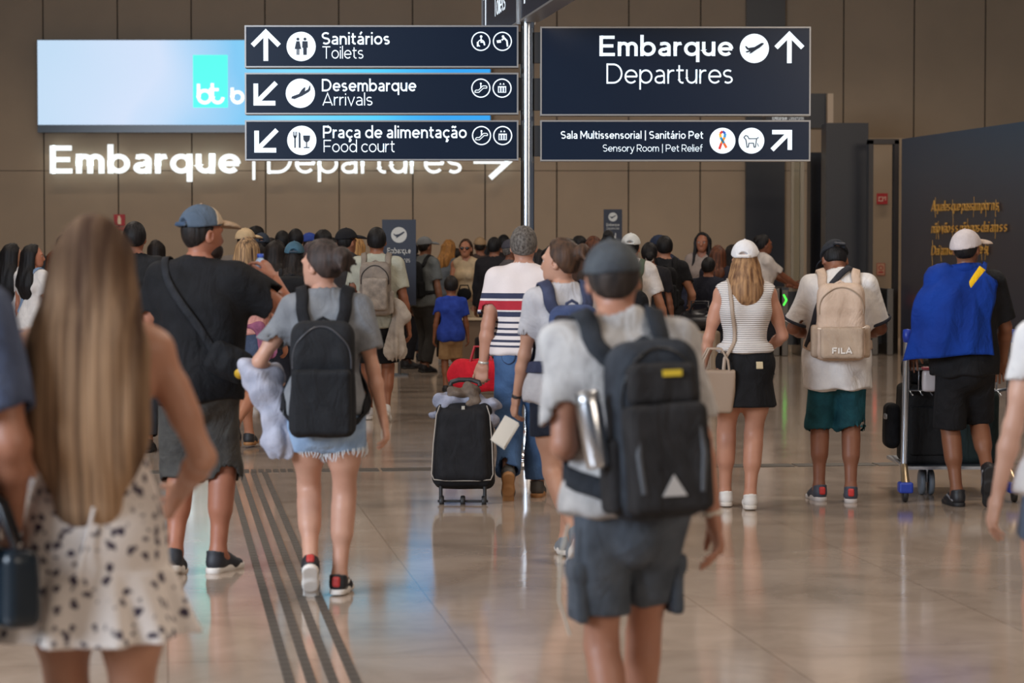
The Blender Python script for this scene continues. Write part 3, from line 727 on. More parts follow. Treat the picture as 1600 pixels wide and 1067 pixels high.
# ------------------------------------------------------------------ small signs, banners, gates
def wall_sign(name, label, pxa, pxb, pya, pyb, Y, col, cat='sign'):
    x0, x1, z0, z1 = X(pxa, Y), X(pxb, Y), Z(pyb, Y), Z(pya, Y)
    o = empty(name, ((x0+x1)/2, Y+.01, z0), label, cat); kid_build(MB().b2((x0, Y, z0), (x1, Y+.02, z1)), 'plate', plain(col, .5), o); return o, (x0, x1, z0, z1), frame(Vector((0, Y-.001, 0)), (1, 0, 0), (0, 0, 1))
o, (x0, x1, z0, z1), Mq = wall_sign('fire_extinguisher_sign', 'small square red sign with a white extinguisher on the back wall above the crowd', 178, 195.5, 335, 352.5, WALL-.03, (168, 22, 26))
cx, cz, u = (x0+x1)/2, (z0+z1)/2, (x1-x0)/2; mb = MB(); poly(mb, Mq, [(cx-.3*u, cz-.75*u), (cx+.3*u, cz-.75*u), (cx+.3*u, cz+.35*u), (cx+.12*u, cz+.5*u), (cx+.12*u, cz+.8*u), (cx-.34*u, cz+.7*u), (cx-.12*u, cz+.5*u), (cx-.3*u, cz+.35*u)]); kid_build(mb, 'symbol', plain((225, 205, 175), .5), o)
kid_build(MB().b2((x0, WALL-.03, z0-.10), (x1, WALL-.012, z0-.02)), 'caption_strip', plain((150, 70, 55), .5), o)
o, (x0, x1, z0, z1), Mq = wall_sign('fire_hose_sign', 'square red sign beside the dark door frame, its white symbol facing right', 1369.5, 1386.5, 302, 319, 44.0, (170, 26, 32))
cx, cz, u = (x0+x1)/2, (z0+z1)/2, (x1-x0)/2; mb = MB(); line(mb, Mq, [(cx-.6*u, cz-.4*u), (cx-.6*u, cz+.3*u), (cx+.1*u, cz+.3*u), (cx+.1*u, cz-.4*u), (cx-.6*u, cz-.4*u)], .12*u); line(mb, Mq, [(cx+.1*u, cz), (cx+.6*u, cz+.35*u), (cx+.6*u, cz-.3*u)], .12*u); kid_build(mb, 'symbol', plain((225, 200, 180), .5), o)
o, (x0, x1, z0, z1), Mq = wall_sign('warning_sign', 'small beige notice with a red ring between the dark door frame and the curved wall', 1370, 1383, 411, 430, 44.0, (188, 150, 120))
cx, cz, u = (x0+x1)/2, (z0+z1)/2, (x1-x0)/2; mb = MB(); line(mb, Mq, [(cx+p[0], cz+.3*u+p[1]) for p in arc(0, 0, .5*u, 0, 360, 20)], .22*u); line(mb, Mq, [(cx-.6*u, cz-.75*u), (cx+.6*u, cz-.75*u)], .4*u)
line(mb, Mq, [(x0+.08*u, z0+.08*u), (x1-.08*u, z0+.08*u), (x1-.08*u, z1-.08*u), (x0+.08*u, z1-.08*u), (x0+.08*u, z0+.08*u)], .12*u); kid_build(mb, 'symbol', plain((170, 40, 35), .5), o)
struct(MB().b2((X(1356, 44.1), 44.05, 0), (X(1420, 44.1), 44.3, Z(216, 44.1))).build('wall_niche', MWALL))
# banners
def banner(label, pxa, pxb, pya, Y, ccy, cr, big):
    x0, x1, z1 = X(pxa, Y), X(pxb, Y), Z(pya, Y); o = empty('display_banner', ((x0+x1)/2, Y, 0), label, 'banner')
    kid_build(MB().b2((x0, Y-.012, .9), (x1, Y+.012, z1)), 'panel', plain((30, 36, 54), .4), o)
    kid_build(MB().tube([((x0+x1)/2, Y+.03, .02), ((x0+x1)/2, Y+.03, z1-.05)], .02), 'pole', steel2, o, smooth=True)
    kid_build(MB().b2((x0+.1, Y-.16, 0), (x1-.1, Y+.2, .02)), 'foot', steel2, o)
    M_ = frame(Vector((0, Y-.013, 0)), (1, 0, 0), (0, 0, 1)); M2 = frame(Vector((0, Y-.016, 0)), (1, 0, 0), (0, 0, 1)); wh = plain((205, 205, 200), .5); cx, cz = (x0+x1)/2, Z(ccy, Y)
    mb = MB(); disc(mb, M_, cx, cz, cr, .002); kid_build(mb, 'round_symbol', wh, o); mb = MB()
    k = cr/11.
    if big:
        write(mb, 'Embarque', M_, cx-cr*1.5, cx+cr*1.5, cz-cr*2.35, cr*.5, .25); kid_build(mb, 'heading_text', wh, o); mb = MB(); write(mb, 'Departures', M_, cx-cr*1.4, cx+cr*1.4, cz-cr*3.5, cr*.48, .14)
    else:
        write(mb, 'Embarque', M_, cx-cr*1.45, cx+cr*1.45, cz-cr*2.0, cr*.42, .25); kid_build(mb, 'heading_text', wh, o); mb = MB(); write(mb, 'Departures', M_, cx-cr*1.4, cx+cr*1.4, cz-cr*2.8, cr*.4, .15); kid_build(mb, 'translation_text', wh, o); mb = MB()
        a_ = cz-cr*4.1; line(mb, M_, [(cx-cr*.7, a_+cr*.8), (cx+cr*.5, a_-cr*.5)], cr*.2); line(mb, M_, [(cx-cr*.4, a_-cr*.6), (cx+cr*.6, a_-cr*.6), (cx+cr*.6, a_+cr*.5)], cr*.2)
    kid_build(mb, 'translation_text' if big else 'arrow', wh, o)
    mb = MB(); poly(mb, M2, [(cx+x*k*.55, cz-y*k*.55) for x, y in [(-14.5, -3), (-12.6, -3.6), (-9.5, -.6), (0, -2), (11, -8.4), (14, -8.2), (14.4, -6.6), (8, -1), (3, 2), (-5, 7.5), (-8, 8), (-6, 5), (-11.6, 1.6)]], .002); kid_build(mb, 'plane_symbol', plain((30, 36, 54), .4), o)
banner('wide dark blue banner with white plane symbol behind the queue left of the pole', 597, 650, 343, 31.0, 367, .10, True)
banner('narrow dark blue banner with plane symbol and arrow behind the queue', 943, 972, 327, 36.0, 339, .066, False)
# automatic gates
def gate(label, pxa, pxb, Y, colr):
    x0, x1 = X(pxa, Y), X(pxb, Y); zt = Z(451, Y); o = empty('boarding_gate', ((x0+x1)/2, Y, 0), label, 'gate', 'automatic boarding gates')
    kid_build(MB().b2((x0, Y, 0), (x0+.10, Y+1.2, zt)), 'pedestal', plain((96, 92, 88), .3, .7), o, bevel=.01); kid_build(MB().b2((x1-.10, Y, 0), (x1, Y+1.2, zt)), 'pedestal', plain((96, 92, 88), .3, .7), o, bevel=.01)
    kid_build(MB().b2((x0+.10, Y+.5, .15), (x1-.10, Y+.515, zt-.05)), 'flap', plain((70, 72, 76), .15, .3), o)
    kid_build(MB().b2((x0-.005, Y-.01, zt-.02), (x0+.105, Y+1.21, zt+.015)), 'top_cover', dk2, o)
    M_ = frame(Vector((x0+.05, Y-.002, zt-.17)), (1, 0, 0), (0, 0, 1)); mb = MB()
    for a_ in (1, -1): line(mb, M_, [(-.025, a_*.08), (.02, 0)], .018)
    kid_build(mb, 'signal', plain(colr, .4, 0, 3.0), o); return o
gate('grey automatic gate with a green arrow light, beside the dark pillar', 1222, 1262, 36.6, (60, 240, 60))
gate('grey automatic gate with a red light, beside the curved wall', 1363, 1397, 36.9, (240, 60, 40))
o = gate('grey automatic gate with a blue light, behind the woman in the white cap', 1190, 1219, 36.6, (90, 90, 255))
# gold hand lettering with dangling wires on the curved wall
gold, nt, b = _new('gold_wire'); b.inputs['Base Color'].default_value = (*lin((232, 178, 84)), 1); b.inputs['Metallic'].default_value = .25; b.inputs['Roughness'].default_value = .35
def wallpt(px, py, off=.02):
    "where the line of sight meets the curved wall's flat face"
    d = at(px, py, 1.0); q = pa+nv*off
    Y = (q.x*nv.x+q.y*nv.y)/(d.x*nv.x+nv.y); return at(px, py, Y)
def wall_text(label, txt, pxa, pxb, pyb, pyb2, h):
    A_, B_ = wallpt(pxa, pyb), wallpt(pxb, pyb2); o = empty('wall_lettering', A_, label, 'lettering', 'golden lines of handwriting on the curved wall')
    ux = (B_-A_); L = ux.length; uxn = ux.normalized(); M_ = frame(A_, uxn, Vector((0, 0, 1))-uxn*uxn.z)
    mb = MB(); rib, wd = text_mesh(txt, .17, .05); sx = L/wd
    for Lr, Rr in rib:
        for arr in (Lr, Rr):
            for v_ in arr: v_.x += v_.y*.22
    ribbons(mb, rib, M_, sx, h, 0, 0, .015)
    kid_build(mb, 'lettering', gold, o); rs = random.Random(len(txt)); mb = MB()
    for i in range(5):
        x_ = L*rs.random(); z_ = h*(1.2+1.0*rs.random()); mb.tube([M_@Vector((x_+.02*math.sin(t*5+i)*t, -.01, (1-t)*z_-t*h*.9)) for t in np.linspace(0, 1, 7)], .0035, 5)
    kid_build(mb, 'loose_wire', gold, o, smooth=True)
wall_text('first golden line of handwriting on the dark curved wall, above the white cap', 'Aqueles que passam por nós,', 1456, 1562, 330, 328, .10)
wall_text('second golden line of handwriting on the dark curved wall, behind the white cap', 'não vão sós, não nos deixam sós.', 1456, 1576, 364, 362, .10)
wall_text('third golden line of handwriting on the dark curved wall, beside the white cap', 'Deixam um pouco de si,', 1456, 1545, 399, 396, .10)
wall_text('lowest golden line of handwriting on the dark curved wall, behind the blue flag', 'levam um pouco de nós.', 1456, 1540, 432, 428, .10)

o = empty('hanging_sign', (X(1230, gY+1.9), gY+1.99, Z(189, gY+2)), 'row of small white lettering on the dark header, between the two right sign panels', 'sign')
mb = MB(); write(mb, 'Embarque', frame(Vector((0, gY+1.995, 0)), (1, 0, 0), (0, 0, 1)), X(1206, gY+2), X(1229, gY+2), Z(187.5, gY+2), .05, .22); kid_build(mb, 'heading_text', plain((220, 222, 222), .4, 0, .3), o)
mb = MB(); write(mb, 'Departures', frame(Vector((0, gY+1.995, 0)), (1, 0, 0), (0, 0, 1)), X(1232, gY+2), X(1255, gY+2), Z(187.5, gY+2), .05, .14); kid_build(mb, 'translation_text', plain((220, 222, 222), .4, 0, .3), o)
# ------------------------------------------------------------------ people
SK_P = (206, 158, 132); SK_M = (180, 125, 98); SK_D = (120, 78, 56); SK_L = (222, 176, 152)
def rotx(a): return np.array(Matrix.Rotation(math.radians(a), 3, 'X'), np.float32)
def rot3(x=0, y=0, z=0):
    return np.array(Matrix.Rotation(math.radians(z), 3, 'Z')@Matrix.Rotation(math.radians(y), 3, 'Y')@Matrix.Rotation(math.radians(x), 3, 'X'), np.float32)
def ik(a, b, l1, l2, pole):
    a, b, pole = A(a), A(b), A(pole); d = b-a; L = float(np.linalg.norm(d)); L2 = min(L, (l1+l2)*.998)
    u = d/max(L, 1e-6)
    if L > L2: b = a+u*L2
    x = (l1*l1-l2*l2+L2*L2)/(2*L2); hgt = math.sqrt(max(l1*l1-x*x, 0))
    p = pole-u*float(pole@u); p = p/(np.linalg.norm(p)+1e-6)
    return a+u*x+p*hgt, b
class Body: pass

def hand_prims(wr, hd, pn, side, s, curl=28, spread=1.0, elbow=None, rw=.026, thumb_in=.35):
    hd = hd/np.linalg.norm(hd); pn = pn-hd*float(pn@hd); pn = pn/np.linalg.norm(pn)
    th = np.cross(pn, hd) if side < 0 else np.cross(hd, pn)
    P = []
    if elbow is not None: P.append(cone(wr-hd*.07*s, wr+hd*.012*s, rw*1.12, rw*.98, k=.02, flat=(pn, .85)))
    P.append(cone(wr+hd*.028*s, wr+hd*.072*s, .036*s, .041*s, k=.03*s, flat=(pn, .42)))
    ln = (.068, .078, .072, .056)
    for i in range(4):
        o = (.031-.0205*i)*s*spread
        b = wr+hd*(.083-.004*abs(i-1))*s+th*o; d = hd+th*(.10-.07*i)*spread; d = d/np.linalg.norm(d)
        c = curl*(.8+.18*i); r0 = (.0088, .0092, .0088, .0078)[i]*s
        P.append(cone(b-d*.022*s, b, r0*1.15, r0*1.05, k=.012*s))
        for j, fr in enumerate((.46, .31, .25)):
            a = math.radians(c*(.7 if j == 0 else 1)); d = d*math.cos(a)+pn*math.sin(a)
            e = b+d*ln[i]*s*fr; P.append(cone(b, e, r0*(1-.09*j), r0*(.93-.1*j), k=.004*s)); b = e
            pn_ = pn
    tb = wr+hd*.022*s+th*.026*s; d = hd*.72+th*.62+pn*thumb_in; d = d/np.linalg.norm(d)
    P.append(cone(tb-hd*.01*s, tb+d*.036*s, .0155*s, .0115*s, k=.02*s)); tb = tb+d*.036*s
    d2 = d+hd*.35-th*.2; d2 = d2/np.linalg.norm(d2)
    P.append(cone(tb, tb+d2*.033*s, .0108*s, .0095*s, k=.006*s)); tb = tb+d2*.033*s
    P.append(cone(tb, tb+d2*.022*s, .0095*s, .0078*s, k=.006*s))
    return P

def person(label, pos, S=1.7, yaw=0, sex='m', g=1.0, pose=None, sk=SK_M, hair=None, top=None, bottom=None, shoes=None,
           cap=None, res=.009, face=False, group=None, socks=None, extra=None, seed=0, cloth_res=None):
    """one walking / standing figure. All lengths below are for a 1.75 m adult, scaled by s. +Y is where it walks."""
    B = Body(); p = dict(lean=0, twist=0, side=0, hy=0, hp=0, hr=0, lf=(-.09, .0, .085), rf=(.09, 0, .085), lfp=0, rfp=0, lfy=4, rfy=-4,
                         lh=(-.27, .05, .80), rh=(.27, .05, .80), lpole=(-.35, -1, -.1), rpole=(.35, -1, -.1), lcurl=30, rcurl=30,
                         lpn=(1, .1, 0), rpn=(-1, .1, 0), drop=0, lhd=None, rhd=None, childhead=1.0, lkp=(-.08, 1, 0), rkp=(.08, 1, 0))
    p.update(pose or {})
    s = S/1.75; f = sex == 'f'; B.s, B.p = s, p
    M = Matrix.Translation(pos)@Matrix.Rotation(math.radians(yaw), 4, 'Z'); B.M = M
    root = empty('person', M, label, 'person', group); B.root = root
    gg = (.93 if f else 1)*g
    piv = A((0, 0, .95-p['drop']))*s
    UR = rot3(-p['lean'], p['side'], p['twist']); B.UR = UR; B.piv = piv
    def U(v): return (A(v)-A((0, 0, .95)))*s@UR.T+piv
    B.U = U
    def L(v): return A(v)*s
    sh = .165 if f else .182; shz = 1.415
    hipx = .092 if f else .088
    nk = A((0, -.005, 1.50))
    HR = UR@rot3(-p['hp'], p['hr'], p['hy']); B.HR = HR
    nkw = U(nk); hs = s*p['childhead']
    def H(v): return (A(v)-nk)*hs@HR.T+nkw
    B.H = H; hc = (0, .025, 1.645)
    dz = A((0, 0, -p['drop']))
    hip = [L(A((-hipx, 0, .91))+dz), L(A((hipx, 0, .91))+dz)]
    ank = [L(p['lf']), L(p['rf'])]
    knee = [0, 0]
    for i in (0, 1): knee[i], ank[i] = ik(hip[i], ank[i], .425*s, .42*s, p['lkp' if i == 0 else 'rkp'])
    shd = [U((-sh, -.005, shz)), U((sh, -.005, shz))]
    wr = [L(p['lh']), L(p['rh'])]; el = [0, 0]
    ua, fa = (.298*s, .26*s)
    for i in (0, 1): el[i], wr[i] = ik(shd[i], wr[i], ua, fa, p['lpole' if i == 0 else 'rpole'])
    B.hip, B.knee, B.ank, B.shd, B.el, B.wr = hip, knee, ank, shd, el, wr
    am = (.82 if f else 1.0)*(.5+.5*g)*s; lm = (1.0 if f else .98)*(.45+.55*g)*s
    # torso volumes, reused (inflated) for clothes; (centre, radii, isU)
    if f: tor = [((0, .0, .955), (.168*gg, .118*gg, .12)), ((0, .005, 1.09), (.128*gg, .09*gg, .15)), ((0, 0, 1.28), (.145*gg, .1*gg, .16)), ((0, -.035, .925), (.15*gg, .105*gg, .10))]
    else: tor = [((0, .0, .965), (.155*gg, .112*gg, .12)), ((0, .005, 1.10), (.145*gg, .102*gg, .16)), ((0, 0, 1.285), (.168*gg, .115*gg, .17)), ((0, -.03, .93), (.14*gg, .10*gg, .09))]
    def torso(inf=0., k=.06):
        o = [ell(U(c), (A(r)+inf/s)*s, UR, k=k*s) for c, r in tor]
        o.append(cone(U((-sh+.035, -.005, 1.425)), U((sh-.035, -.005, 1.425)), .052*s+inf, .052*s+inf, k=.07*s))
        o.append(cone(U((-.035, -.012, 1.49)), shd[0]+(nkw-shd[0])*.12, .045*s+inf, .044*s+inf, k=.05*s))
        o.append(cone(U((.035, -.012, 1.49)), shd[1]+(nkw-shd[1])*.12, .045*s+inf, .044*s+inf, k=.05*s))
        o.append(cone(U((-.075, -.055, 1.32)), U((-.07, -.05, 1.38)), .07*s+inf, .055*s+inf, k=.06*s))
        o.append(cone(U((.075, -.055, 1.32)), U((.07, -.05, 1.38)), .07*s+inf, .055*s+inf, k=.06*s))
        if f:
            for x in (-.065, .065): o.append(ell(U((x, .085, 1.27)), A((.062, .06, .062))*s+inf, UR, k=.05*s))
        return o
    B.torso = torso
    body = torso()
    body += [cone(U((0, -.012, 1.44)), H((0, .005, 1.57)), .056*s*(.88 if f else 1), .051*hs*(.86 if f else 1), k=.04*s)]
    head = [ell(H((0, .012, 1.652)), A((.0745, .094, .098))*hs, HR, k=.03*hs), ell(H((0, .05, 1.60)), A((.058, .062, .075))*hs, HR, k=.04*hs),
            ell(H((0, .07, 1.553)), A((.036, .036, .028))*hs, HR, k=.04*hs),
            cone(H((0, .100, 1.645)), H((0, .121, 1.607)), .009*hs, .0145*hs, k=.02*hs), ell(H((0, .101, 1.575)), A((.024, .011, .006))*hs, HR, k=.006*hs),
            ell(H((0, .100, 1.566)), A((.022, .011, .006))*hs, HR, k=.006*hs),
            ell(H((-.033, .093, 1.662)), A((.024, .014, .008))*hs, HR, k=.02*hs), ell(H((.033, .093, 1.662)), A((.024, .014, .008))*hs, HR, k=.02*hs)]
    head += [ell(H((x*.0335, .105, 1.640)), A((.018, .012, .012))*hs, HR, k=.0, op='s') for x in (-1, 1)]
    for x in (-1, 1): head += [ell(H((x*.0795, .008, 1.625)), A((.011, .022, .033))*hs, HR@rot3(0, 0, -x*18), k=.008*hs), ell(H((x*.086, .012, 1.628)), A((.006, .011, .018))*hs, HR, k=0, op='s')]
    limbs, hands = [], []
    for i in (0, 1):
        limbs += [cone(shd[i], el[i], .050*am, .0405*am, k=.035*s), cone(shd[i]+(el[i]-shd[i])*.35, shd[i]+(el[i]-shd[i])*.6, .046*am, .044*am, k=.03*s)]
        mid = el[i]+(wr[i]-el[i])*.28
        limbs += [cone(el[i], mid, .040*am, .043*am, k=.02*s), cone(mid, wr[i], .043*am, .0275*am, k=.02*s)]
        t, kn, an = hip[i], knee[i], ank[i]
        bk = A((0, -1, 0))*.018*s
        limbs += [cone(t+A((0, -.005, -.02))*s, kn, .085*lm, .056*lm, k=.05*s), cone(t+(kn-t)*.25, t+(kn-t)*.55, .088*lm, .072*lm, k=.05*s),
                  cone(kn, an, .052*lm, .036*lm, k=.03*s), cone(kn+(an-kn)*.18+bk, kn+(an-kn)*.45+bk*.8, .050*lm, .046*lm, k=.05*s)]
        fp = rot3(-p['lfp' if i == 0 else 'rfp'], 0, p['lfy' if i == 0 else 'rfy'])
        limbs += [cone(an, an+(A((0, .09, -.045))*s)@fp.T, .036*lm, .03*lm, k=.03*s)]
        hd = wr[i]-el[i]; hk = p['lhd' if i == 0 else 'rhd']
        if hk is not None: hd = A(hk)
        hands.append(hand_prims(wr[i], hd, A(p['lpn' if i == 0 else 'rpn']), -1 if i == 0 else 1, s*(.92 if f else 1.03), p['lcurl' if i == 0 else 'rcurl'],
                                elbow=1, rw=.0275*am))
    parts = []
    for pr, h, sm in ((body+limbs+([] if face else head), res, 1), (hands[0], min(.0045, res*.5), 1), (hands[1], min(.0045, res*.5), 1)):
        V, Q = polygonise(pr, h); parts.append((relax(V, Q, sm, .4), Q))
    if face:
        V, Q = polygonise([cone(U((0, -.012, 1.46)), H((0, .005, 1.57)), .057*s*(.88 if f else 1), .0515*hs*(.86 if f else 1), k=.04*s)]+head, .0042); parts.append((relax(V, Q, 1, .4), Q))
    put('body', meshdata('body', parts, skin(sk)), root)
    if face:
        for x in (-1, 1):
            e = MB().lathe([(.0005, -.0115), (.006, -.0095), (.0105, -.004), (.0115, 0), (.0105, .004), (.006, .0095), (.0005, .0115)], n=12)
            Mh = np.eye(4, dtype=np.float32); Mh[:3, :3] = HR*hs; Mh[:3, 3] = H((x*.0335, .092, 1.640)); e.xf(Mh)
            eo = e.build('eye', plain((225, 220, 215), .2), root, True)
            q = MB().lathe([(.0005, .0), (.0052, -.0006), (.0056, -.002)], n=12); q.xf(Matrix.Rotation(-PI/2, 4, 'X')); Mh = Mh.copy(); Mh[:3, 3] = H((x*.0335, .1036, 1.640)); q.xf(Mh); q.build('iris', plain((45, 28, 18), .2), eo, True)
    # ---- trousers, shorts, skirt
    cr = cloth_res or res
    B.bprims = []
    if bottom:
        kind, mat, o = bottom; inf = o.get('inf', .012)*s; hem = o.get('hem', .55)   # hem: share of the way hip -> knee (shorts) or knee -> ankle (+1)
        pr = [ell(U((0, 0, .965)), (A((.158*gg if not f else .172*gg, .114*gg, .115))*s+inf), UR, k=.06*s), ell(U((0, -.032, .925)), A((.145*gg, .105*gg, .095))*s+inf, UR, k=.05*s),
              cone(U((0, 0, 1.0)), U((0, 0, 1.03)), .15*gg*s+inf, .14*gg*s+inf, k=.05*s, flat=((0, 1, 0), .72))]
        wz = o.get('waist', 1.06); wc = [(U((0, 0, wz)), UR@A((0, 0, 1)))]
        for q in pr: q.f = clipf(q.f, wc)
        if kind == 'skirt':
            z1 = o.get('z', .6); r1 = o.get('r', .26)
            pr.append(cone(L((0, 0, .97)), L((0, 0, z1-.1)), .15*gg*s, r1*s*1.1, k=.05*s, flat=((0, 1, 0), .8), rip=(9, o.get('rip', .05)), clips=[(L((0, 0, z1)), (0, 0, -1))]))
        else:
            loose = o.get('loose', .016)*s; inn = []
            pr.append(ell(L(A((0, -.02, .85))+dz), (A((.115*gg, .115*gg, .115))*s+inf), None, k=.04*s))
            for i in (0, 1):
                t, kn, an = hip[i], knee[i], ank[i]; d = (kn-t)/np.linalg.norm(kn-t); d2 = (an-kn)/np.linalg.norm(an-kn)
                r0 = .087*lm+inf*1.2; t0 = t+A((0, -.008, -.01))*s
                if hem <= 1:
                    e = t+(kn-t)*hem; r1 = (.088-.028*hem)*lm+inf+loose
                    pr.append(cone(t0, e+d*.06*s, r0, r1, k=o.get('lk', .045)*s, clips=[(e, d*.6+A((0, 0, -.4)))]))
                else:
                    e = kn+(an-kn)*(hem-1); r1 = .062*lm+inf+loose*.6; r2 = (.058-.014*(hem-1))*lm+inf+loose
                    pr.append(cone(t0, kn, r0, r1, k=.045*s)); pr.append(cone(kn, e+d2*.05*s, r1, r2, k=.03*s, clips=[(e, d2)]))
                    inn.append(cone(e-d2*.03*s, e+d2*.1*s, r2-.016*s, r2-.008*s, op='s'))
            pr += inn
        B.bottom = sdf('shorts' if kind == 'shorts' else ('skirt' if kind == 'skirt' else 'trousers'), pr, cr, mat, root, wrinkle(o.get('wr', .0035)*1.4*s, 15/s, seed+7, .5))
        B.bprims = pr
    # ---- shirt
    B.tprims = []
    if top:
        kind, mat, o = top; inf = o.get('inf', .014)*s; hemz = o.get('hem', .87); sl = o.get('sleeve', .62); fl = o.get('flare', .0)
        pr = torso(inf)
        bw = tor[2][1]; pw = tor[0][1]
        hx = (max(pw[0], bw[0]*.98)+.006+fl)*s+inf; hp_ = L(A((0, -.004, hemz))+dz)
        chest = U((0, 0, 1.28))
        if not o.get('crop'):
            pr.append(cone(chest, hp_+(hp_-chest)*.12, bw[0]*s*.96+inf, hx, k=.05*s, flat=((0, 1, 0), o.get('fy', .74))))
        hc_ = [(hp_, A((0, 0, -1)))]
        if o.get('crop'): hc_ = [(U((0, 0, hemz)), UR@A((0, 0, -1)))]
        for q in pr: q.f = clipf(q.f, hc_)
        subs = []
        if kind != 'tank':
            for i in (0, 1):
                d = (el[i]-shd[i])/np.linalg.norm(el[i]-shd[i]); ro = .05*am+inf+.004*s
                if sl <= 1:
                    e = shd[i]+(el[i]-shd[i])*sl; r1 = (.05-.006*sl)*am+inf+o.get('cuff', .012)*s
                    pr.append(cone(shd[i]-d*.01*s, e+d*.05*s, ro, r1, k=.05*s, clips=[(e, d)]))
                    subs.append(cone(e-d*.03*s, e+d*.1*s, r1-.012*s, r1-.006*s, op='s'))
                else:
                    d2 = (wr[i]-el[i])/np.linalg.norm(wr[i]-el[i]); e = el[i]+(wr[i]-el[i])*min(sl-1, .97); r1 = .045*am+inf
                    pr += [cone(shd[i], el[i], ro, r1, k=.05*s), cone(el[i], e+d2*.03*s, r1, .034*am+inf, k=.03*s, clips=[(e, d2)])]
        else:
            for i in (0, 1):
                subs.append(ell(shd[i]+(shd[i]-nkw)*.22-A((0, 0, .02))*s, A((.06, .11, .10))*s*o.get('arm', 1), UR, op='s'))
        subs.append(cone(U((0, .012, 1.475)), H((0, .02, 1.62)), .062*s, .09*s, op='s'))
        if o.get('collar'): pr.append(cone(U((0, -.012, 1.47)), U((0, .0, 1.525)), .068*s, .062*s, k=.012*s, clips=[(U((0, 0, 1.53)), UR@A((0, .25, 1)))]))
        if o.get('hood'): pr += [ell(U((0, -.085, 1.46)), A((.10, .05, .055))*s, UR, k=.04*s), cone(U((-.06, .02, 1.50)), U((.06, .02, 1.50)), .06*s, .06*s, k=.03*s)]
        if bottom:
            def fat(q):
                f0 = q.f; f1 = lambda P: f0(P)-.026
                return Pr(clipf(f1, hc_), q.lo-.026, q.hi+.026, .03)
            pr += [fat(q) for q in B.bprims if q.op == 'u']
        pr += subs
        B.top = sdf('tank_top' if kind == 'tank' else o.get('name', 'shirt'), pr, cr, mat, root, wrinkle(o.get('wr', .0045)*1.7*s, 13/s, seed, .6))
        B.tprims = pr
        if o.get('cuffmat') is not None:
            for i in (0, 1):
                d = (el[i]-shd[i])/np.linalg.norm(el[i]-shd[i]); e = shd[i]+(el[i]-shd[i])*sl; r1 = (.05-.006*sl)*am+inf+o.get('cuff', .012)*s+.010
                sdf('sleeve_trim', [cone(e-d*.025*s, e+d*.03*s, r1, r1, clips=[(e+d*.004, d), (e-d*.018*s, -d)]), cone(e-d*.05*s, e+d*.1*s, r1-.012*s, r1-.012*s, op='s')], .005, o['cuffmat'], root)
    B.surf = B.tprims or torso(.004)
    # ---- shoes
    if shoes:
        um, smt = shoes[0], shoes[1]; so = shoes[2] if len(shoes) > 2 else {}
        for i in (0, 1):
            an = ank[i]; R = rot3(-p['lfp' if i == 0 else 'rfp'], 0, p['lfy' if i == 0 else 'rfy'])
            q = lambda v: an+(A(v)*s*(.93 if f else 1.03))@R.T
            up = [cone(q((0, -.03, -.035)), q((0, .10, -.05)), .041*s, .036*s, k=.03*s), cone(q((0, .10, -.05)), q((0, .165, -.055)), .042*s, .03*s, k=.03*s, flat=(R@A((0, 0, 1)), .75)),
                  cone(q((0, -.012, -.03)), q((0, -.018, .018 if not so.get('high') else .045)), .041*s, .046*s, k=.025*s, clips=[(q((0, -.02, .016 if not so.get('high') else .045)), R@A((0, .25, 1)))]),
                  cone(q((0, .03, .0)), q((0, .075, -.025)), .03*s, .03*s, k=.02*s), cone(q((0, -.012, .0)), q((0, -.02, .08)), .036*s, .038*s, op='s')]
            for u_ in up[:4]: u_.f = clipf(u_.f, [(q((0, 0, -.064)), R@A((0, 0, -1)))])
            shoe = sdf('shoe', up, max(.006, res*.65), um, root)
            sole = [cone(q((0, -.034, -.07)), q((0, .06, -.07)), .042*s, .036*s, k=.03*s), cone(q((0, .06, -.07)), q((0, .165, -.068)), .036*s, .038*s, k=.03*s)]
            cl = [(q((0, 0, -.056)), R@A((0, 0, 1))), (q((0, 0, -.086)), R@A((0, 0, -1)))]
            for u_ in sole: u_.f = clipf(u_.f, cl)
            sdf('sole', sole, max(.005, res*.6), smt, shoe)
            if so.get('heel') is not None:
                sdf('heel_tab', [box(q((0, -.062, -.015)), A((.02, .02, .026))*s, .01*s, R)], .005, so['heel'], shoe)
            if so.get('stripe') is not None:
                for x in (-1, 1): sdf('side_stripe', [cone(q((x*.038, -.03, -.045)), q((x*.036, .075, -.02)), .010*s, .007*s)], .005, so['stripe'], shoe)
            if socks is not None:
                d = (knee[i]-an)/np.linalg.norm(knee[i]-an)
                sdf('sock', [cone(an-d*.03*s, an+d*.045*s, .042*s*(.9 if f else 1), .042*s*(.9 if f else 1), clips=[(an+d*.04*s, d)])], .006, socks, root)
    # ---- hair
    B.hair = None
    if hair:
        style, mat, o = hair; th = o.get('th', .004 if cap else .013)
        cl = [(H((0, .062, 1.70)), HR@A((0, .78, -.62))), (H((0, 0, o.get('nape', 1.575))), HR@A((0, 0, -1)))]
        cl.append((H((0, .034, 1.64)), HR@A((0, .97, -.25))) if style != 'bald' else cl[0])
        base = ell(H((0, .006, 1.655)), (A((.0765, .098, .103))+th)*hs, HR, k=.03*hs, clips=cl)
        hp = [base]; amp = .0022
        if style == 'short':
            cl[1] = (H((0, -.04, o.get('nape', 1.585))), HR@A((0, .35, -1))); base.f = clipf(ell(H((0, .006, 1.655)), (A((.0765, .098, .103))+th)*hs, HR).f, cl)
        if cap: base.f = clipf(base.f, [(H((0, 0, 1.675)), HR@A((0, 0, 1)))])
        if style == 'curly': amp = .006; hp.append(ell(H((0, -.02, 1.70)), A((.095, .10, .085))*hs, HR, k=.03*hs, clips=cl[:1]))
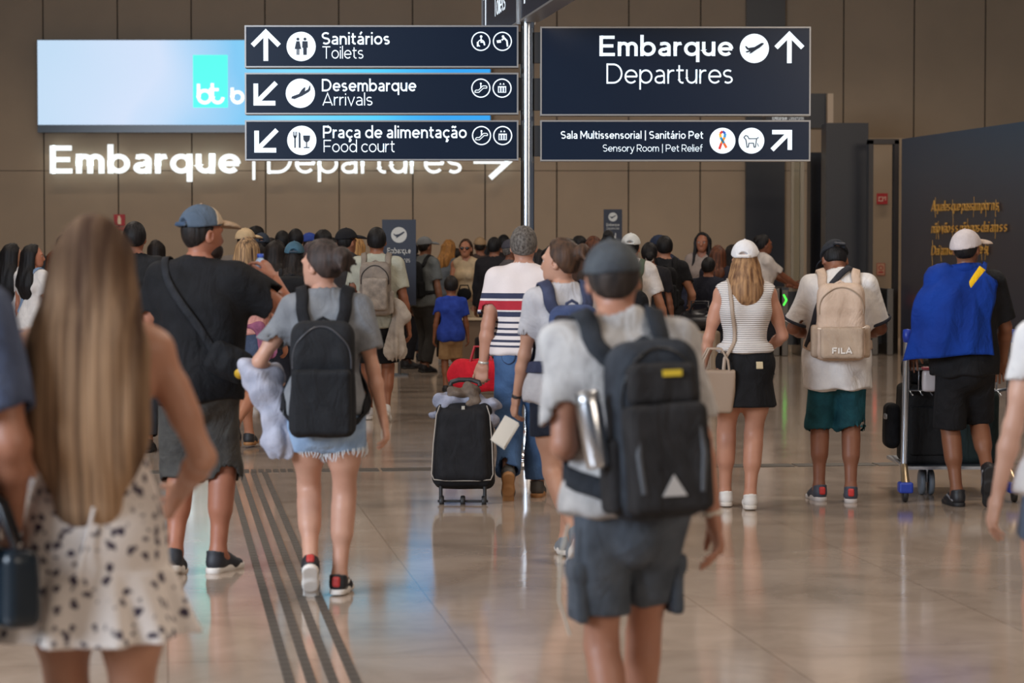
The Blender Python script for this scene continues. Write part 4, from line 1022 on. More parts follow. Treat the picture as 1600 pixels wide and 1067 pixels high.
        if style == 'long':
            Ln = o.get('L', .3); w = o.get('w', .08); dp = o.get('d', .045); zb = 1.60-Ln; bk = o.get('back', -.10)
            down = lambda x, y, z: H((x, y, z)) if z > 1.5 else U((x, y, z))
            hp.append(cone(H((0, -.05, 1.64 if not cap else 1.60)), H((0, -.065, 1.52)), .086*hs if not cap else .074*hs, .082*hs, k=.05 if not cap else .02, flat=(HR@A((0, 1, 0)), .75)))
            pts = [H((0, -.065, 1.53)), U((0, bk, 1.42)), U((0, bk-.012, 1.42+(zb-1.42)*.5)), U((0, bk+.0, zb))]
            ws = [w*.95, w*1.08, w*1.1, w*o.get('tip', .75)]
            for a_, b_, r1, r2 in zip(pts, pts[1:], ws, ws[1:]): hp.append(cone(a_, b_, r1*s, r2*s, k=.05, flat=(UR@A((0, 1, 0)), o.get('flat', dp/w))))
            if o.get('side', True):
                for x in (-1, 1): hp.append(cone(H((x*(.07 if not cap else .062), -.01, 1.66 if not cap else 1.60)), H((x*.085, -.025, 1.50)), .03*hs, .035*hs, k=.04))
            amp = o.get('amp', .005)
            if o.get('front'):
                for x in (-1, 1): hp.append(cone(H((x*.075, .02, 1.62)), U((x*.11, .09, 1.40-Ln*.4)), .03*hs, .03*hs, k=.03, flat=(UR@A((0, 1, 0)), .7)))
        if style == 'bun':
            by, bz, br = o.get('by', -.12), o.get('bz', 1.70), o.get('br', .05)
            hp.append(ell(H((o.get('bx', 0), by, bz)), A((br*1.1, br*.85, br*1.1))*hs, HR, k=.025*hs)); amp = .003
            for j in range(o.get('wisps', 0)):
                a = j*1.7; hp.append(cone(H((o.get('bx', 0)+.03*math.cos(a), by-.01, bz+.02*math.sin(a))), H((o.get('bx', 0)+.055*math.cos(a), by-.045, bz-.03+.045*math.sin(a))), .018*hs, .008*hs, k=.015))
        if style == 'pony':
            hp += [cone(H((0, -.10, 1.68)), H((0, -.15, 1.62)), .03*hs, .04*hs, k=.03), cone(H((0, -.15, 1.62)), U((0, -.13, 1.38)), .038*hs, .014*hs, k=.03)]; amp = .003
        B.hair = sdf('hair', hp, o.get('res', min(res, .009)), mat, root, strands(amp, o.get('fr', 150), seed, tuple(H(hc)[:2])))
        if o.get('tie') is not None:
            c = H((o.get('bx', 0)*.8, o.get('by', -.12)+.035, o.get('bz', 1.70)-.02)); n_ = [(.030*math.cos(a), .03*math.sin(a)) for a in [2*PI*j/14 for j in range(15)]]
            MB().tube([c+(A((x, -.01*math.sin(3*j), z))*hs*1.2)@HR.T for j, (x, z) in enumerate(n_)], .012*hs, 8).build('hair_tie', o['tie'], B.hair, True)
        if o.get('beard') is not None:
            sdf('beard', [ell(H((0, .062, 1.558)), A((.062, .066, .060))*hs, HR, clips=[(H((0, .07, 1.592)), HR@A((0, .25, 1))), (H((0, -.005, 1.56)), HR@A((0, -1, 0)))])], .005, o['beard'], B.hair, strands(.002, 160))
    # ---- cap
    if cap:
        mat, o = cap; vy = o.get('yaw', 0); CR = HR@rot3(o.get('tilt', 0), o.get('roll', 0), vy)
        cz = 1.648+o.get('dz', 0)
        c0 = H((0, .006, cz)); hq = lambda v: c0+(A(v)*hs)@CR.T
        dome = ell(hq((0, .0, .022)), A((.093, .114, o.get('h', .108)))*hs, CR, clips=[(hq((0, 0, .026)), CR@A((0, .10, -1)))])
        prc = [dome]
        if o.get('hole'):
            prc.append(ell(hq((0, -.12, .028)), A((.038, .05, .036))*hs, CR, op='s'))
            prc.append(box(hq((0, -.114, .030)), A((.046, .008, .009))*hs, .005, CR, k=.004))
        kid = sdf('cap', prc, o.get('res', min(res, .007)), mat, root)
        vm = o.get('vmat', mat)
        if o.get('visor', True):
            vp = [ell(hq((0, .135, .030)), A((.082, .085, .030))*hs, CR@rot3(-8), clips=[(hq((0, .135, .028)), CR@A((0, -.10, -1))), (hq((0, .085, 0)), CR@A((0, -1, 0)))]),
                  ell(hq((0, .135, .016)), A((.080, .083, .030))*hs, CR@rot3(-8), op='s')]
            sdf('visor', vp, o.get('res', .006), vm, kid)
        if o.get('front') is not None:
            sdf('front_panel', [ell(hq((0, .0, .022)), A((.0955, .1165, o.get('h', .108)+.003))*hs, CR, clips=[(hq((0, .035, .03)), CR@A((0, -1, .15))), (hq((0, 0, .03)), CR@A((0, .1, -1)))])], .006, o['front'], kid)
        MB().lathe([(.0005, .006), (.007, .004), (.008, 0), (.0005, 0)], n=10).xf(Matrix.Translation(hq((0, 0, .021+o.get('h', .108))))).build('button', vm, kid, True)
        if o.get('strap') is not None:
            sdf('strap', [box(hq((0, -.113, .034)), A((.04, .010, .010))*hs, .005, CR)], .005, o['strap'], kid)
    # ---- wrist wear
    if extra:
        for side, mat, w, nm in extra.get('wrist', []):
            i = 0 if side == 'l' else 1; d = (wr[i]-el[i])/np.linalg.norm(wr[i]-el[i]); c = wr[i]-d*.018*s
            sdf(nm, [cone(c-d*w/2, c+d*w/2, .0285*am+.005, .0285*am+.005, clips=[(c+d*w/2, d), (c-d*w/2, -d)])], .0035, mat, root)
    return B
def drape(B, pts, off=.006, sub=10, prims=None):
    "smooth path through pts laid on the clothed surface; returns points and normals"
    P = [A(p) for p in pts]; out = []
    n = len(P)
    for i in range(n-1):
        p0, p1, p2, p3 = P[max(i-1, 0)], P[i], P[i+1], P[min(i+2, n-1)]
        for t in np.linspace(0, 1, sub, endpoint=(i == n-2)):
            out.append(.5*((2*p1)+(p2-p0)*t+(2*p0-5*p1+4*p2-p3)*t*t+(3*p1-p0-3*p2+p3)*t**3))
    X = A(out); pr = prims or B.surf; e = .006
    pr = [q for q in pr if q.op == 'u']
    def grad(X):
        g = np.stack([evalp(pr, X+A(v)*e)-evalp(pr, X-A(v)*e) for v in ((1, 0, 0), (0, 1, 0), (0, 0, 1))], -1)
        return g/(np.linalg.norm(g, axis=-1, keepdims=True)+1e-6)
    for _ in range(5):
        g = grad(X); d = evalp(pr, X)-off
        X = X-g*np.clip(d, -.06, .06)[:, None]*(np.abs(d) < .13)[:, None]
    for _ in range(2): X[1:-1] = .5*X[1:-1]+.25*(X[:-2]+X[2:])
    return X, grad(X)
def held(name, B, base, label, cat, group=None):
    "an Empty for something carried by a person, at its base point given in the person's own frame; returns (root, base)"
    return empty(name, B.M@Matrix.Translation(Vector(base)), label, cat, group), A(base)
def backpack(B, label, size=(.29, .44, .16), zc=1.20, mats=None, pockets=((0, -.08, .125, .13, .035),), side=True, strapw=.055, xo=0, yb=-.125, trim=None, res=.007, tilt=4, group=None, taper=(.12, .15), handle=True, straps=True):
    "mats: body, pocket, strap. pockets: (x, z, half w, half h, depth) on the outer face"
    w, h, d = size; s = B.s; U = B.U; R = B.UR@rot3(tilt)
    c = U((xo, yb-d/2-.01, zc)); ax = lambda v: c+A(v)@R.T
    root, o = held('backpack', B, ax((0, 0, -h/2)), label, 'backpack', group)
    main = [box(c, (w/2, d/2, h/2), min(.06, d*.42), R, taper=taper), box(ax((0, -.01, h*.33)), (w*.40, d*.42, h*.2), .05, R, k=.05)]
    body = sdf('main_compartment', main, res, mats[0], root, wrinkle(.003, 18, 3), off=o)
    for x, z, pw, ph, pd in pockets:
        sdf('pocket', [box(ax((x, -d/2-pd*.25, z)), (pw, pd, ph), .025, R)], res*.8, mats[1], root, wrinkle(.002, 20, 5), off=o)
    if side:
        for x in (-1, 1): sdf('side_pocket', [box(ax((x*(w/2-.012), .005, -h*.24)), (.028, d*.36, h*.22), .02, R)], res*.8, mats[1], root, off=o)
    if straps:
        for x in (-1, 1):
            pts = [ax((x*.075, d*.40, h*.42)), U((x*.095, -.10, 1.40)), U((x*.105, -.01, 1.50)), U((x*.115, .11, 1.38)), U((x*.125, .135, 1.22)), U((x*.17, .07, 1.06)), ax((x*(w/2-.03), d*.45, -h*.36))]
            X, G = drape(B, pts, .009)
            MB().ribbon(X-o, G, [strapw]*len(X), .010).build('shoulder_strap', mats[2], root, True)
    if handle:
        hp = [ax((x*.032, d*.30, h*.46+z)) for x, z in ((-1, 0), (-.85, .035), (0, .05), (.85, .035), (1, 0))]
        MB().tube([p-o for p in hp], .009, 8).build('top_handle', mats[2], root, True)
    if trim is not None:
        zp = [ax((math.cos(a)*(w/2-.02)*1.0, -d/2+.012-.0, h*.12+math.sin(a)*h*.36)) for a in np.linspace(0, PI, 18)]
        X, G = drape(B, zp, .003, 2, main)
        MB().tube(list(X-o), .0045, 6).build('zip', trim, root, True)
    B.pack = (root, o, c, R, ax, main)
    return root, o, ax, R
# ------------------------------------------------------------------ the people, nearest first
BLACK = (24, 24, 27); f_black = fabric(BLACK, (17, 17, 19), bump=.2); f_black2 = fabric((34, 35, 38), (22, 23, 25))
h_dark = hairmat((38, 30, 26), (16, 12, 11)); h_black = hairmat((26, 23, 24), (10, 9, 10)); h_brown = hairmat((78, 54, 38), (38, 26, 20)); h_grey = hairmat((112, 106, 100), (58, 52, 48), sc_=(60, 60, 40))
h_blonde = hairmat((196, 164, 118), (92, 66, 42)); h_auburn = hairmat((104, 60, 38), (50, 28, 20)); h_lt = hairmat((170, 134, 92), (88, 62, 42))
white_sole = plain((214, 208, 200), .6); dark_sole = plain((30, 30, 32), .6); gum = plain((150, 104, 60), .6)
sneak_b = (plain((28, 28, 32), .6), dark_sole); sneak_w = (plain((212, 210, 208), .55), white_sole)
c_white = fabric((222, 218, 214), (206, 202, 200), bump=.15)
def kp(x, k): return ground(x, 387+EYE*k)

# --- blonde woman in the floral dress (front left)
A1 = person('woman with waist-length blonde hair in a short cream dress with dark flower print', kp(152, 622), 1.695, 2, 'f', 1.0,
    dict(lh=(-.20, .24, 1.10), rh=(.19, .22, 1.02), lpole=(-.75, -1, -.2), rpole=(.75, -1, -.2), lf=(-.08, .10, .085), rf=(.08, -.16, .10), rfp=12, lpn=(.6, -.6, .4), rpn=(-.6, -.6, .4)), (200, 148, 120),
    hair=('long', hairmat((176, 142, 110), (66, 46, 35), .78, (30, 5, .7), root=(1.36, 1.62, (70, 50, 38))), dict(L=.555, w=.128, d=.06, back=-.118, tip=.72, amp=.0028, fr=120, flat=.50, res=.0075)), res=.0085)
s = A1.s; Uq = A1.U
pr = [q for q in A1.torso(.012)]
for q in pr: q.f = clipf(q.f, [(Uq((0, -.1, 1.255)), A1.UR@A((0, .35, 1)))])
fl_ = [cone(A((0, 0, 1.0))*s, A((0, 0, .60))*s, .155*s, .235*s, k=.06, flat=((0, 1, 0), .82), rip=(9, .055), clips=[(A((0, 0, .70))*s, (0, 0, -1))]),
       cone(A((0, 0, .90))*s, A((0, 0, .62))*s, .185*s, .29*s, k=.012, flat=((0, 1, 0), .82), rip=(11, .10), clips=[(A((0, 0, .69))*s, (0, .05, -1)), (A((0, 0, .86))*s, (0, 0, 1))]),
       cone(A((0, 0, .5))*s, A((0, 0, .72))*s, .23*s, .19*s, op='s', flat=((0, 1, 0), .82))]
A1d = sdf('dress', pr+fl_, .0085, floral((222, 212, 204), (58, 48, 66)), A1.root, wrinkle(.005, 14, 2, .35))
for x in (-1, 1):
    X_, G_ = drape(A1, [Uq((x*.10, -.10, 1.22)), Uq((x*.095, -.06, 1.42)), Uq((x*.10, .01, 1.50)), Uq((x*.09, .11, 1.33))], .004)
    MB().ribbon(X_, G_, .012, .004).build('dress_strap', plain((190, 170, 160), .8), A1d, True)
tie = [Uq((.02, -.16, 1.03)), Uq((.0, -.185, .93))]
MB().tube([A(tie[0]), A(tie[1]), A((-.015, -.215, .86))*s], .005).build('tie_cord', plain((222, 212, 204), .8), A1d, True)

# --- person at the left edge with the handbag
B1 = person('person in a blue grey shirt cut off by the left edge, with a dark handbag', kp(-142, 645), 1.80, 6, 'm', 1.12,
    dict(rh=(.235, .10, .93), lh=(-.27, .1, .85), lf=(-.1, .1, .085), rf=(.09, -.15, .10), rcurl=72, rfp=14), SK_M, hair=('short', h_dark, {}),
    top=('tee', fabric((84, 94, 118), (66, 74, 96)), dict(hem=.93, sleeve=.75)), bottom=('trousers', f_black, dict(hem=1.92, loose=.02)), shoes=sneak_b, res=.010)
hb, o = held('handbag', B1, (.245, -.06, .715), 'glossy dark teal handbag hanging at the left edge beside the floral dress', 'handbag')
sdf('bag_body', [box(o+A((0, 0, .105)), (.05, .095, .095), .03, rot3(0, 0, 35), taper=(.1, .1))], .006, plain((26, 36, 44), .25), hb, wrinkle(.004, 16, 3), off=o)
for q in (-.045, .045):
    MB().tube([A((q*.6, -.06, .20)), A((q*.5-.03, -.05, .30)), A((-.055, .01, .345)), A((q*.5-.03, .06, .30)), A((q*.6, .07, .20))], .008).build('handle', plain((22, 24, 28), .3), hb, True)
MB().tube([A((-.03, -.07, .205)), A((-.03, -.075, .175))], .009).build('clasp', plain((190, 180, 160), .3, 1), hb, True)

# --- man with the grey shorts and big backpack (front right of centre)
H1 = person('man in dark grey cap, pale t-shirt and slate cargo shorts with a large dark backpack', kp(982, 530), 1.655, 13, 'm', .92,
    dict(lean=9, rh=(.285, .02, .86), lh=(-.15, .22, 1.07), lpole=(-.25, -1, -.3), lf=(-.06, -.14, .10), rf=(.075, .20, .085), lfp=10, side=-2, hy=-14, rcurl=38, hp=2), (190, 136, 110),
    hair=('short', hairmat((60, 50, 44), (28, 22, 20)), dict(nape=1.525, th=.010)), top=('tee', fabric((186, 182, 178), (158, 154, 152)), dict(hem=.915, sleeve=.80, cuff=.012, wr=.007, inf=.017)),
    bottom=('shorts', fabric((84, 90, 98), (66, 72, 80)), dict(hem=.74, loose=.012, wr=.007, inf=.013, lk=.02)), cap=(fabric((88, 93, 96), (56, 58, 62), scale=6), dict(yaw=0, h=.108, tilt=6, dz=-.016)), shoes=sneak_b, res=.0085,
    extra=dict(wrist=[('r', plain((200, 190, 176), .5), .016, 'bracelet')]))
for x in (-1, 1):
    i = 0 if x < 0 else 1; c = H1.hip[i]+(H1.knee[i]-H1.hip[i])*.60+A((x*.074, -.01, 0))
    sdf('cargo_pocket', [box(c, (.020, .07, .085), .015), box(c+A((x*.008, 0, .07)), (.018, .074, .028), .012)], .007, fabric((84, 90, 98), (66, 72, 80)), H1.bottom, wrinkle(.003, 20, 3))
c = H1.hip[0]+A((-.115, -.06, -.03)); MB().tube([c, c+A((-.025, 0, -.10)), c+A((-.03, -.01, -.22)), c+A((0, -.02, -.32))], .0045).build('cord', plain((190, 184, 170), .7), H1.bottom, True)
bp, o, ax, R = backpack(H1, 'large dark backpack with triangle mark on the man in slate cargo shorts', (.275, .49, .19), 1.13,
    (fabric((52, 56, 62), (36, 38, 43)), fabric((44, 42, 42), (34, 32, 32)), fabric((46, 50, 56), (34, 36, 40))), ((0, -.075, .115, .155, .06), (0, .135, .10, .06, .035)), trim=plain((20, 20, 22), .4), strapw=.062, res=.0075, xo=.03)
root_ = bp
def on_pack(pts, w, name, mat, par, Mx=None):
    "small flat mark on the outer face of a pack"
    pass
M_ = Matrix(R.tolist()).to_4x4(); M_.translation = Vector(ax((0, -.172, -.155))-o)
mb = MB(); poly(mb, M_, [(-.036, -.024), (.036, -.024), (.0, .036)], .004); mb.build('triangle_mark', plain((176, 172, 168), .5), bp)
M_.translation = Vector(ax((.02, -.145, .165))-o); mb = MB(); poly(mb, M_, [(-.028, -.009), (.028, -.009), (.028, .009), (-.028, .009)], .004); mb.build('yellow_tag', plain((206, 176, 40), .6), bp)
for x in (-1, 1):
    mb = MB(); mb.tube([ax((x*.085, -.160, .02))-o, ax((x*.095, -.162, -.06))-o, ax((x*.085, -.162, -.17))-o], .011); mb.build('buckle_strap', plain((70, 72, 76), .5), bp, True)
ft, fo = held('bottle', H1, ax((-.175, -.03, -.09)), 'tall brushed steel bottle in the side pocket of the large dark backpack', 'bottle')
mb = MB().lathe([(.0, 0), (.034, 0), (.037, .01), (.037, .175), (.034, .190), (.034, .215), (.0, .22)], n=24); mb.xf(Matrix(R.tolist()).to_4x4()@Matrix.Rotation(math.radians(-7), 4, 'Y')); mb.build('flask', plain((205, 206, 208), .22, 1.0), ft, True)
mb = MB().lathe([(.0352, .188), (.0352, .217), (.0, .2215)], n=24); mb.xf(Matrix(R.tolist()).to_4x4()@Matrix.Rotation(math.radians(-7), 4, 'Y')); mb.build('lid', plain((180, 180, 180), .3, .9), ft, True)

# --- woman at the right edge
M1 = person('woman in a white t-shirt at the right edge, bare arm hanging down', kp(1680, 482), 1.64, 4, 'f', .98,
    dict(lh=(-.30, .02, .77), rh=(.27, 0, .82), lf=(-.10, .02, .085), rf=(.09, .28, .085), lcurl=26), SK_L, hair=('long', h_brown, dict(L=.3)), top=('tee', c_white, dict(sleeve=.48, hem=.9)),
    bottom=('shorts', fabric((96, 110, 130)), dict(hem=.42, loose=.02)), shoes=sneak_w, res=.010)

# --- ponytail woman with black backpack, denim shorts
denim = fabric((150, 172, 196), (122, 146, 176), scale=10, weave=160)
D1 = person('woman in grey t-shirt and frayed light denim shorts, walking, face turned left', kp(510, 334), 1.655, 0, 'f', 1.02,
    dict(hy=52, rh=(.295, -.02, .835), lh=(-.25, .18, 1.02), lpole=(-.9, -1, -.2), lf=(-.075, -.04, .155), lfp=52, rf=(.06, .06, .085), rfp=0, rcurl=34, hp=2, rfy=-10), (208, 160, 136),
    hair=('bun', hairmat((62, 49, 44), (28, 22, 20)), dict(by=-.115, bz=1.665, br=.058, bx=.0, wisps=7, tie=plain((40, 28, 24), .3))), top=('tee', fabric((122, 124, 127), (106, 108, 112)), dict(hem=.90, sleeve=.66, cuff=.016, wr=.006, inf=.016)),
    bottom=('shorts', denim, dict(hem=.43, loose=.03, wr=.003)), shoes=(plain((32, 32, 36), .6), white_sole, dict(heel=plain((176, 52, 50), .5), stripe=plain((214, 208, 200), .6))), res=.0078, face=True, socks=plain((168, 168, 166), .8))
rs = random.Random(3); mb = MB()
for i in (0, 1):
    t, kn = D1.hip[i], D1.knee[i]; e = t+(kn-t)*.42; r = .088*D1.s
    for j in range(46):
        a = 2*PI*j/46+rs.random()*.1; q = e+A((math.cos(a)*(r+.020), math.sin(a)*(r+.020), -.004+.012*math.cos(a)*(1 if i else -1))); l = .026+.034*rs.random()
        mb.tube([q+A((0, 0, .012)), q+A((math.cos(a)*.006, math.sin(a)*.006, -l*.6)), q+A((rs.uniform(-.008, .008), math.sin(a)*.004, -l))], [.004, .003, .0012], 5, False)
mb.build('frayed_hem', plain((206, 212, 216), .9), D1.bottom, True)['kind'] = 'stuff'
backpack(D1, 'flat black backpack on the woman in frayed denim shorts', (.315, .52, .125), 1.075, (fabric((34, 35, 38), (26, 27, 30)), fabric((30, 31, 34), (24, 25, 28)), fabric((28, 28, 31), (20, 20, 23))),
    ((0, -.09, .135, .15, .04),), side=False, trim=plain((60, 60, 64), .35), strapw=.06, tilt=2, yb=-.115)
jk, o = held('jacket', D1, (-.27, .06, .70), 'pale grey jacket draped over the forearm of the woman in denim shorts', 'jacket')
sdf('cloth', [ell((-.325, .02, 1.035), (.10, .075, .062), rot3(0, 35, 0), k=.05), ell((-.30, .0, .965), (.085, .06, .05), rot3(0, 25, 0), k=.05), cone((-.25, .12, 1.03), (-.30, .05, 1.02), .05, .07, k=.05), cone((-.27, .02, .98), (-.235, .0, .86), .075, .068, k=.06, flat=((0, 1, 0), .7)),
    cone((-.225, .0, .86), (-.215, -.02, .72), .05, .07, k=.04, flat=((0, 1, 0), .55), rip=(4, .15))], .007, fabric((172, 172, 184), (150, 152, 166)), jk, wrinkle(.009, 26, 4, .9), off=o)

# --- bearded man with the blue cap
C1 = person('bearded man in black t-shirt, long grey shorts and blue grey cap lifting a water bottle', kp(312, 312), 1.815, -8, 'm', 1.22,
    dict(hy=-42, rh=(.305, .28, 1.415), rpole=(.9, -.1, -.75), lh=(-.22, .28, 1.08), lf=(-.11, -.06, .10), lfp=10, rf=(.075, .06, .085), rfy=-18, rcurl=58, rpn=(-.8, .2, -.1), rhd=(-.5, .15, .8), hp=2), (178, 118, 92),
    hair=('short', h_dark, dict(nape=1.57, beard=hairmat((48, 34, 28), (22, 16, 14)))), top=('tee', f_black, dict(hem=.845, sleeve=.72, cuff=.022, wr=.007, inf=.020)),
    bottom=('shorts', fabric((74, 72, 68), (58, 56, 54)), dict(hem=1.14, loose=.03, wr=.006)), shoes=(plain((38, 40, 46), .6), white_sole, {}),
    cap=(fabric((84, 97, 112), (70, 83, 98), scale=5), dict(front=fabric((196, 176, 150), (182, 162, 138)), vmat=fabric((176, 150, 124)), hole=True, strap=fabric((60, 76, 98)), h=.112)), res=.0085, face=True)
bt, o = held('water_bottle', C1, C1.wr[1]+A((-.075, .02, -.015)), 'small clear water bottle with a blue label raised by the bearded man', 'bottle')
mb = MB().lathe([(0, -.02), (.030, -.02), (.032, -.01), (.032, .04), (.029, .05), (.032, .06), (.032, .09), (.022, .115), (.014, .125), (.014, .135)], n=20); mb.build('bottle', plain((176, 200, 226), .1, 0, 0), bt, True)
MB().lathe([(.0335, .0), (.0335, .045)], n=20).build('label_band', plain((40, 90, 176), .4), bt, True); MB().lathe([(.0165, .128), (.0165, .146), (0, .147)], n=16).build('bottle_cap', plain((46, 86, 190), .4), bt, True)
bg, o = held('crossbody_bag', C1, C1.U((.19, -.19, .93)), 'black crossbody pouch with a round yellow badge at the hip of the bearded man', 'bag')
cb = C1.U((.19, -.165, 1.03)); sdf('pouch', [box(cb, (.115, .045, .085), .04, rot3(0, 28, 25)), box(cb+A((.03, -.02, -.02)), (.07, .05, .05), .035, rot3(0, 28, 25))], .0075, fabric((26, 27, 30), (18, 18, 21)), bg, wrinkle(.006, 18, 8, 1), off=o)
X_, G_ = drape(C1, [cb+A((-.09, .03, .06)), C1.U((.03, -.16, 1.22)), C1.U((-.09, -.15, 1.38)), C1.U((-.15, -.02, 1.49)), C1.U((-.10, .12, 1.36)), C1.U((.08, .15, 1.16)), C1.U((.2, .06, 1.04))], .008)
MB().ribbon(X_-o, G_, .04, .006).build('strap', fabric((38, 39, 43), (28, 29, 32)), bg, True)
MB().lathe([(0, 0), (.026, 0), (.028, -.006), (0, -.007)], n=20).xf(Matrix.Rotation(-PI/2+.35, 4, 'X')).xf(Matrix.Translation(Vector(cb-o)+Vector((.075, -.062, -.052)))).build('badge', plain((190, 150, 40), .5), bg, True)

# --- woman with the bun behind the grey man
G1 = person('woman with tied hair looking left, with small blue backpack, holding papers', kp(880, 300), 1.665, 14, 'f', 1.02,
    dict(hy=48, lh=(-.24, .16, .80), rh=(.27, .05, .84), lf=(.0, -.26, .17), lfp=45, rf=(.07, .2, .085), lcurl=40, lpole=(-.3, -1, 0)), SK_P,
    hair=('bun', h_brown, dict(by=-.115, bz=1.69, br=.045, bx=.0, wisps=5, tie=plain((30, 24, 24), .5))), top=('tee', fabric((186, 184, 186), (170, 168, 172)), dict(sleeve=.62, hem=.88)),
    bottom=('shorts', fabric((34, 40, 54), (26, 30, 42)), dict(hem=.50, loose=.03)), shoes=(plain((120, 126, 132), .6), white_sole, {}), res=.0085, face=True, extra=dict(wrist=[('l', plain((40, 36, 36), .5), .018, 'wristband')]))
bp, o, ax, R = backpack(G1, 'small slate blue backpack with a round brass button on the woman holding papers', (.27, .36, .13), 1.20, (fabric((70, 84, 122), (54, 66, 98)), fabric((52, 52, 62), (42, 42, 50)), fabric((62, 68, 92), (50, 54, 76))), ((0, .05, .12, .10, .03),), side=False, strapw=.065)
MB().lathe([(0, -.004), (.014, -.003), (.016, 0), (0, .001)], n=16).xf(Matrix.Rotation(PI/2, 4, 'X')).xf(Matrix.Translation(Vector(ax((-.06, -.105, .08))-o))).build('button', plain((220, 170, 80), .25, .9), bp, True)
MB().tube([ax((-.02, -.11, .10))-o, ax((.02, -.13, .15))-o, ax((.05, -.13, .16))-o, ax((.055, -.12, .11))-o, ax((.01, -.12, .08))-o], .012).build('bag_charm', plain((24, 22, 24), .8), bp, True)
pp, o = held('papers', G1, G1.wr[0]+A((-.02, .02, -.16)), 'folded white papers in the lowered hand of the woman with the blue backpack', 'papers')
mb = MB()
for i_ in range(3): mb.box((-.03-.004*i_, .0, -.02+.006*i_), (.0012, .055, .075), Matrix(rot3(20, 25, 30+4*i_).tolist()))
mb.build('sheets', plain((206, 198, 184), .7), pp)

# --- man in the striped polo with the suitcase
polo = bands([(0, (214, 204, 202)), (.985, (48, 52, 74)), (1.0, (214, 206, 204)), (1.018, (48, 52, 74)), (1.036, (216, 208, 206)), (1.060, (48, 52, 74)), (1.078, (216, 208, 206)), (1.098, (48, 52, 74)), (1.113, (216, 208, 206)), (1.138, (48, 52, 74)), (1.152, (216, 208, 206)),
              (1.182, (44, 50, 76)), (1.217, (216, 208, 206)), (1.226, (170, 34, 50)), (1.288, (216, 208, 206)), (1.300, (44, 50, 76)), (1.337, (218, 208, 206))], zmin=.9, zmax=1.6)
E1 = person('grey-haired man in white polo with navy and red stripes, pulling a suitcase', kp(818, 240), 1.755, -4, 'm', 1.10,
    dict(lh=(-.285, -.03, .70), rh=(.27, .08, .82), lf=(-.085, -.20, .17), lfp=58, rf=(.085, .10, .085), lcurl=62, lpn=(.3, 1, 0)), (196, 146, 122),
    hair=('short', h_grey, {}), top=('polo', polo, dict(name='polo_shirt', hem=.95, sleeve=.78, cuff=.018, collar=True, wr=.005)), bottom=('trousers', fabric((74, 104, 144), (48, 70, 104), scale=6, weave=150), dict(hem=1.93, loose=.02, wr=.006)),
    shoes=(plain((66, 62, 58), .6), gum, {}), res=.0085, extra=dict(wrist=[('l', plain((190, 184, 172), .35, .3), .016, 'watch')]))
for x in (-1, 1):
    c = E1.U((x*.085, -.128, .915)); mb = MB(); X_, G_ = drape(E1, [c+A((-.05, 0, .03)), c+A((-.04, 0, -.015)), c+A((0, 0, -.035)), c+A((.04, 0, -.015)), c+A((.05, 0, .03))], .002, 6, E1.bprims)
    mb.tube(list(X_), .0035, 6); mb.build('pocket_seam', plain((36, 52, 84), .8), E1.bottom, True)
sp = ground(722, 790); hand = E1.M@Vector(E1.wr[0])
Ms_ = Matrix.Translation(sp)@Matrix.Rotation(math.radians(-2), 4, 'Z'); su = empty('suitcase', Ms_, 'black soft two-wheeled suitcase with light piping pulled by the man in striped polo', 'suitcase')
T_ = rot3(-13); tq = lambda v: A((0, 0, .04))+A(v)@T_.T
w_, d_, h_ = .40, .24, .54
sdf('case', [box(tq((0, .12, .09+h_/2)), (w_/2, d_/2, h_/2), .06, T_, taper=(.10, .1)), box(tq((0, .10, .09+h_/2-.01)), (w_/2-.03, d_/2+.018, h_/2-.035), .05, T_, k=.015, taper=(.10, .1))], .008, fabric((30, 30, 33), (22, 22, 25)), su, wrinkle(.0025, 12, 4))
pts = [tq((x, .12-d_/2-.004, z)) for x, z in ((-.150, .60), (-.17, .54), (-.187, .35), (-.195, .16), (-.18, .125), (-.1, .118), (0, .118), (.1, .118), (.18, .125), (.195, .16), (.187, .35), (.17, .54), (.150, .60))]
mb = MB(); mb.tube(pts, .0036, 8); mb.build('piping', plain((158, 150, 140), .5), su, True)
for x in (-.135, 0, .135):
    wl_ = MB().lathe([(.0, -.014), (.033, -.014), (.036, -.006), (.036, .006), (.033, .014), (0, .014)], tuple(tq((x, .09, -.0))), 18, 'x'); wo = wl_.build('wheel', plain((26, 26, 28), .5), su, True)
MB().tube([tq((-.16, .09, .0)), tq((.16, .09, 0))], .008).tube([tq((-.14, .09, .0)), tq((-.14, .06, .12))], .012).tube([tq((.14, .09, .0)), tq((.14, .06, .12))], .012).build('wheel_carriage', plain((34, 34, 36), .5), su, True)
hx_ = .083; mb = MB().tube([tq((-hx_, .19, .6)), tq((-hx_, .19, .76))], .008).tube([tq((hx_, .19, .6)), tq((hx_, .19, .76))], .008); mb.build('telescopic_rods', plain((70, 62, 56), .35, .8), su, True)
MB().tube([tq((-hx_-.012, .19, .76)), tq((-hx_-.006, .19, .785)), tq((-.04, .19, .80)), tq((.04, .19, .80)), tq((hx_+.006, .19, .785)), tq((hx_+.012, .19, .76))], .016).build('handle', plain((34, 32, 32), .5), su, True)
mb = MB().lathe([(.034, -.004), (.038, 0), (.034, .004), (.030, 0), (.034, -.004)], n=24); mb.xf(Matrix.Scale(.45, 4, (0, 1, 0))).xf(Matrix.Rotation(PI/2, 4, 'X')).xf(Matrix.Translation(Vector(tq((0, -.012, .50))))).build('oval_emblem', plain((170, 165, 155), .3, .8), su, True)
MB().box(tq((0, -.0, .575)), (.010, .006, .022), Matrix(T_.tolist())).build('lock_pull', plain((206, 200, 186), .3, .8), su)
